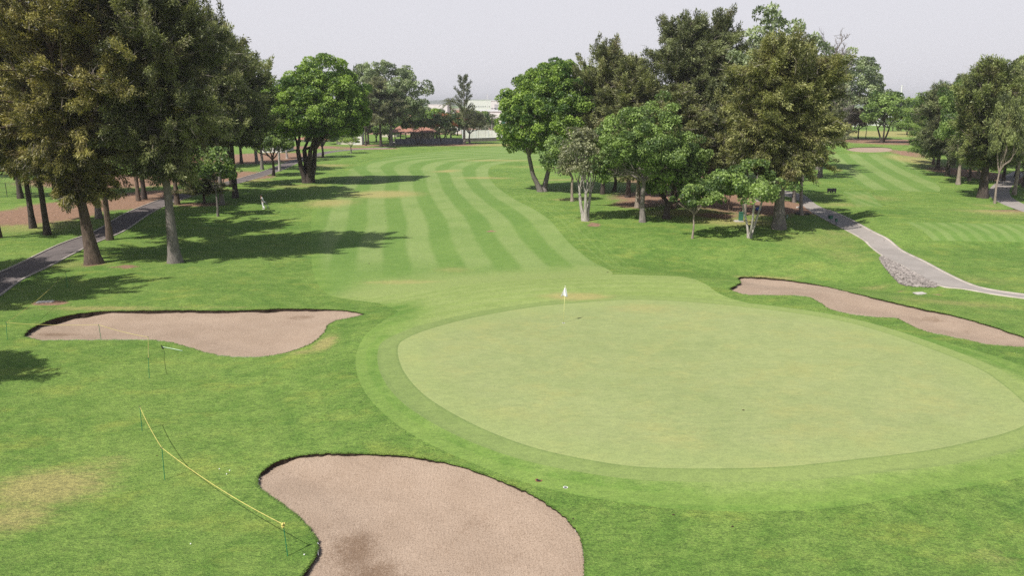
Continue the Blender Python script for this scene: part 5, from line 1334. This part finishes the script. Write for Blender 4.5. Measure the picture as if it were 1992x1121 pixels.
# net posts
r_ = empty('ball_net', ground_pt(915, 272)); tag(r_, 'tall thin net on pale poles before the white wall', 'net'); c0 = Vector(r_.location)
for px in (918, 931, 944, 957, 969, 979):
    q = ground_pt(px, 272) - c0; MB().tube([q, q + Vector((0, 0, z_at(242, c0.y) - c0.z))], .07, 6).build('pole', P_conc, r_)
q0 = ground_pt(918, 272) - c0; q1 = ground_pt(979, 272) - c0; Hn = z_at(243, c0.y) - c0.z
m_ = MB()
for k in range(9): m_.tube([q0 + Vector((0, 0, Hn * (k + 1) / 9)), q1 + Vector((0, 0, Hn * (k + 1) / 9))], .012, 4)
for k in range(60): qq = q0.lerp(q1, k / 59); m_.tube([qq, qq + Vector((0, 0, Hn))], .010, 4)
m_.build('mesh', P_conc, r_)

# pavilion
Y = 252.0; zt, ze = z_at(245.5, Y), z_at(257, Y); x0, x1 = X(757, Y, ze), X(843, Y, ze); xc = (x0 + x1) / 2; w = x1 - x0; zb = Zg(xc, Y); r_ = empty('pavilion', (xc, Y, zb)); tag(r_, 'open pavilion with a low red tiled roof on dark posts', 'pavilion')
m_ = MB(); hE, hR, dp = ze - zb, zt - zb, 9.0
for (sx0, sx1) in ((-w / 2, w * .06), (w * .06, w / 2)):
    a = [(sx0 - .2, 0, hE), (sx1 + .2, 0, hE), (sx1 + .2, dp, hE), (sx0 - .2, dp, hE)]; mx = (sx0 + sx1) / 2; t = [(mx - 1.2, dp / 2, hR), (mx + 1.2, dp / 2, hR)]
    vs_ = [m_.bm.verts.new(v) for v in a + t]
    for f in ((0, 1, 5, 4), (1, 2, 5), (2, 3, 4, 5), (3, 0, 4), (3, 2, 1, 0)): m_.bm.faces.new([vs_[i] for i in f])
m_.build('roof', W_tile, r_); MB().box(0, .05, hE - .14, w, .25, .28).build('beam', W_stone, r_); MB().box(0, dp / 2, -.05, w, dp, .2).build('floor', P_conc, r_)
for k in range(9): MB().box(-w / 2 + w * k / 8, .3, hE / 2, .28, .28, hE).build('post', P_dark, r_)
MB().box(w * .18, dp - .3, hE / 2, w * .5, .2, hE).build('back_wall', W_cream, r_)

def car(label, px, Y, mat, rz=0.0, z=None):
    x = X(px, Y, 0); r_ = empty('parked_car', (x, Y, (Zg(x, Y) if z is None else z))); r_.rotation_euler = (0, 0, rz); tag(r_, label, 'car', 'parked cars far off')
    prof = [(-2.1, .35), (-2.15, .75), (-1.95, .95), (-1.25, 1.0), (-.75, 1.42), (.65, 1.45), (1.35, 1.02), (2.0, .9), (2.15, .6), (2.1, .35)]
    m_ = MB(); L_ = [m_.bm.verts.new((a, -.85, b)) for a, b in prof]; R_ = [m_.bm.verts.new((a, .85, b)) for a, b in prof]; n = len(prof)
    for i in range(n): m_.bm.faces.new((L_[i], L_[(i + 1) % n], R_[(i + 1) % n], R_[i]))
    m_.bm.faces.new(L_); m_.bm.faces.new(R_[::-1]); bmesh.ops.bevel(m_.bm, geom=list(m_.bm.edges), offset=.05, segments=2, affect='EDGES'); m_.build('body', mat, r_, True)
    for s_ in (-1, 1):
        m_ = MB(); m_.face([(-1.05, s_ * .862, 1.02), (-.68, s_ * .862, 1.34), (.58, s_ * .862, 1.36), (1.12, s_ * .862, 1.03)]); m_.build('side_window', W_win, r_)
        for xx in (-1.3, 1.3):
            wh_ = MB(); wh_.tube([(xx, s_ * .72, .32), (xx, s_ * .90, .32)], .32, 16); wh_.build('wheel', P_black, r_)
car('silver car parked under the pavilion roof', 795, 257, simple_mat('silver_paint', (.5, .5, .53), .3, .05, 1, spec=.5), z=Zg(-40, 257) + .1)
car('white car beside the far left house', 27, 150, simple_mat('white_car_paint', (.75, .75, .75), .3, .05, 1, spec=.5), .2)

house('white house with a teal window right of the white wall', 970, 988, 285, 226, 10, 'flat', W_white, W_white, 1, 2, win=W_teal)
house('orange tiled low house at the right end of the white wall', 973, 992, 279, 243.5, 5, 'hip', W_white, W_orange, 1, rh=2.0)
house('pink house with red roof seen over the pavilion', 786, 806, 320, 220, 9, 'hip', W_pink, W_tile, 3, 1)
house('red roofed house left of the pavilion ridge', 742, 770, 300, 240, 9, 'hip', W_cream, W_tile, 3, 1)
r_ = house('white house under the orange capped dome', 878, 897, 330, 221, 8, 'flat', W_white, W_white, 2, 2)
wd_ = (X(897, 330) - X(878, 330)); hh = z_at(221, 330) - r_.location.z
MB().ball((0, 4, hh), wd_ * .46, 3, (1, 1, .55)).build('dome', W_white, r_, True); MB().ball((wd_ * .1, 3.6, hh + wd_ * .08), wd_ * .36, 3, (1, 1, .55)).build('cap', W_tile, r_, True)
house('low white building behind the gardens, left of the big palm', 832, 870, 520, 203, 20, 'flat', W_white, W_sheet, 7)
house('cream house behind the low white building', 815, 835, 430, 212, 12, 'hip', W_cream, W_tile, 3)
house('long white building with small roof vents, right of the spiky tree', 921, 973, 420, 211, 24, 'shed', W_white, W_sheet, 8)
house('pinkish low house before the long white building', 932, 952, 350, 226, 10, 'hip', W_pink, W_sheet, 3)
r_ = house('great white industrial shed on the skyline right of the spiky tree', 905, 962, 1150, 192.5, 60, 'shed', W_white, W_sheet, 14, name='industrial_shed', cat='shed')
house('second white industrial shed at the skyline, nearest the bright tree', 955, 992, 900, 193.5, 50, 'shed', W_white, W_sheet, 9, name='industrial_shed', cat='shed')
house('grey two storey works block under the skyline sheds', 962, 985, 640, 203, 25, 'flat', simple_mat('grey_block', (.45, .45, .46), .85), W_sheet, 6, 2, name='works_block', cat='building')
house('beige house glimpsed through the left trunks', -6, 56, 176, 312, 12, 'hip', W_pink, W_tile, 4, 1)
house('white house beyond the path, seen left of the big round tree', 506, 545, 205, 266, 12, 'hip', W_white, W_sheet, 4, 1)
house('terracotta house half hidden behind the sapling in the wood', 346, 378, 165, 303, 8, 'hip', simple_mat('terracotta_wall', (.50, .24, .15), .85), W_tile, 2, 1)
house('low brown house in the shade at the end of the path', 575, 640, 262, 262, 10, 'hip', W_cream, W_tile, 5, 1)
house('white gabled house left of the far pylon', 1738, 1762, 420, 222, 14, 'hip', W_white, W_sheet, 3, 2)
house('white low building behind the lone forked tree', 1700, 1736, 380, 233, 12, 'flat', W_white, W_sheet, 5, 1)
house('pale building glimpsed behind the lopsided tree', 1622, 1668, 360, 238, 12, 'flat', W_white, W_sheet, 5, 1)
house('white house between the grove and the reddish tree', 1672, 1692, 400, 229, 12, 'flat', W_white, W_sheet, 3, 1)

def pole(label, px, Y, pyt, arms=True, name='utility_pole', w=.25):
    x = X(px, Y, 10); zb = Zg(x, Y); h = z_at(pyt, Y) - zb; r_ = empty(name, (x, Y, zb)); tag(r_, label, 'pole')
    MB().tube([(0, 0, 0), (0, 0, h)], [w, w * .55], 8).build('mast', P_white, r_)
    if arms:
        for k, zz in enumerate((.97, .90)): MB().box(0, 0, h * zz, 2.6 + k, .16, .16).build('crossarm', P_conc, r_)
pole('white pylon with crossarms left of the right tree row', 1750, 520, 165, w=.55)
pole('plain white mast behind the lopsided tree', 1692.5, 480, 164, False, w=.6)
pole('thin pole on the skyline above the white sheds', 948, 700, 183, True, w=.25)

# wire fence on the far left lawn
a, b_ = ground_pt(-60, 387), ground_pt(175, 375); r_ = empty('wire_fence', a); tag(r_, 'dark wire fence along the lawn behind the left trunks', 'fence'); d = b_ - a
m_ = MB()
for k in range(11):
    q = d * (k / 10); MB().tube([q, q + Vector((0, 0, 2.0))], .04, 6).build('post', P_dark, r_)
for zz in (.1, .7, 1.3, 1.95): m_.tube([Vector((0, 0, zz)), d + Vector((0, 0, zz))], .012, 4)
for k in range(150): q = d * (k / 149); m_.tube([q + Vector((0, 0, .1)), q + Vector((0, 0, 1.95))], .005, 3)
m_.build('wire_mesh', P_dark, r_)

# town and trees towards the skyline
rt = random.Random(9)
for i in range(46):
    px = rt.uniform(600, 1000) if i % 3 else rt.uniform(1600, 1992); Yd = rt.uniform(420, 1500)
    x = X(px, Yd, 0); zb = Zg(x, Yd); w = rt.uniform(9, 26); h = rt.uniform(3.5, 7.5)
    r_ = empty('town_house', (x, Yd, zb)); tag(r_, 'small pale town building far off in the haze', 'house', 'far town buildings')
    MB().box(0, 0, h / 2, w, 10, h).build('wall', rt.choice([W_white, W_white, W_cream, W_pink]), r_); MB().box(0, 0, h + .2, w + .4, 10.4, .4).build('roof', rt.choice([W_sheet, W_sheet, W_tile]), r_)
    for k in range(3): MB().box(-w / 3 + w / 3 * k, -5.05, h * .55, 1.4, .1, 1.2).build('window', W_win, r_)
for i in range(110):
    px = rt.uniform(-250, 2250); Yd = rt.uniform(330, 1300)
    if i >= 60: px = rt.uniform(680, 990) if i % 2 else rt.uniform(1600, 1992); Yd = rt.uniform(290, 900)
    b0 = Vector((X(px, Yd, 0), Yd, 0)); b0.z = Zg(b0.x, b0.y); hgt = rt.uniform(5, 9.5)
    if 895 < px < 990 or 1700 < px < 1775: hgt *= .7
    o = plant_copy('far', 'leafy_tree', 'distant round tree among the town buildings', 'tree', 100, 500, 0, 0, 100, 'mid' if i % 3 else 'grey', 'dark', group='distant trees of the town')
    o.location = b0; s_ = hgt / TPL['far']['h']; o.scale = (s_ * rt.uniform(.9, 1.5), s_ * rt.uniform(.9, 1.4), s_)

# hills on the horizon
V = []; n = 160
for j, (yy, k) in enumerate(((4300, 0), (4900, .75), (5500, 1), (6300, .55))):
    for i in range(n):
        xx = -6500 + 13000 * i / (n - 1)
        hgt = 34 + 14 * math.sin(xx * .0011 + .6) + 9 * math.sin(xx * .0031 + 2) + 3 * math.sin(xx * .011) + 2 * math.sin(xx * .023 + j)
        V.append((xx, yy, -8 + k * hgt))
Fs = [(j * n + i, j * n + i + 1, (j + 1) * n + i + 1, (j + 1) * n + i) for j in range(3) for i in range(n - 1)]
o = mesh_np('hills', V, Fs, simple_mat('hill_cover', (.10, .12, .07), .95, .3, .002), None, smooth=True); o['kind'] = 'structure'; o['label'] = 'low hazy hills along the horizon'
# ------------------------------------------------------------------ camera, light, sky, air
cam = bpy.data.cameras.new('camera'); co_ = bpy.data.objects.new('camera', cam); col.objects.link(co_)
cam.sensor_width = 36.0; cam.lens = F / W * 36.0; cam.clip_end = 20000; cam.clip_start = 0.2
co_.location = (0, 0, CAMZ); co_.rotation_euler = (math.pi / 2 - TH, 0, 0)
scene.camera = co_
sd = Vector((math.cos(SUN_AZ) * math.cos(SUN_EL), math.sin(SUN_AZ) * math.cos(SUN_EL), -math.sin(SUN_EL)))   # direction the light travels
sun = bpy.data.lights.new('sun', 'SUN'); so = bpy.data.objects.new('sun', sun); col.objects.link(so)
sun.energy = SUN_E; sun.angle = math.radians(0.6); sun.color = (1.0, 0.955, 0.88)
so.rotation_euler = sd.to_track_quat('-Z', 'Y').to_euler(); so.location = (-40, -40, 80)
wd = bpy.data.worlds.new('World'); scene.world = wd; wd.use_nodes = True
g = G(wd.node_tree); wd.node_tree.nodes.clear()
sk = g.n('ShaderNodeTexSky', sky_type='NISHITA', sun_disc=False)
sk.sun_elevation = SUN_EL
tos = -sd
sk.sun_rotation = math.atan2(tos.x, tos.y)
sk.altitude = 0; sk.air_density = 1.0; sk.dust_density = 2.0; sk.ozone_density = 1.5
hs = g.n('ShaderNodeHueSaturation'); hs.inputs['Saturation'].default_value = SKY_SAT; g.l(sk.outputs[0], hs.inputs['Color'])
bg = g.n('ShaderNodeBackground'); bg.inputs['Strength'].default_value = SKY_S
tc = g.n('ShaderNodeTexCoord'); sp = g.n('ShaderNodeSeparateXYZ'); g.l(tc.outputs['Generated'], sp.inputs[0])
# a milky band of haze low in the sky, thinning towards the zenith
band = g.smooth(sp.outputs[2], 0.50, 0.13)
mr = g.math('MULTIPLY_ADD', band, 0.93, 0.0)
g.l(g.mix(mr, hs.outputs[0], tuple(v * SKY_B for v in SKY_TINT)), bg.inputs['Color'])
ow = g.n('ShaderNodeOutputWorld'); g.l(bg.outputs[0], ow.inputs['Surface'])
if HAZE:
    m, nt = new_mat('haze_air'); g = G(nt)
    pv = g.n('ShaderNodeVolumePrincipled'); pv.inputs['Color'].default_value = (0.93, 0.94, 0.97, 1); pv.inputs['Density'].default_value = HAZE; pv.inputs['Anisotropy'].default_value = 0.2
    om = g.n('ShaderNodeOutputMaterial'); g.l(pv.outputs[0], om.inputs['Volume'])
    hz = MB().box(0, 3400, 25, 15000, 7200, 66).build('haze', m); hz['kind'] = 'stuff'; hz['label'] = 'thin pale haze over the far country'
vs = scene.view_settings
vs.view_transform = 'Standard'; vs.look = 'None'; vs.exposure = EXPO; vs.gamma = 1; vs.use_curve_mapping = False
scene.cycles.use_denoising = False
scene.cycles.max_bounces = 6; scene.cycles.diffuse_bounces = 3; scene.cycles.transmission_bounces = 3; scene.cycles.volume_bounces = 0
scene.cycles.sample_clamp_indirect = 6.0
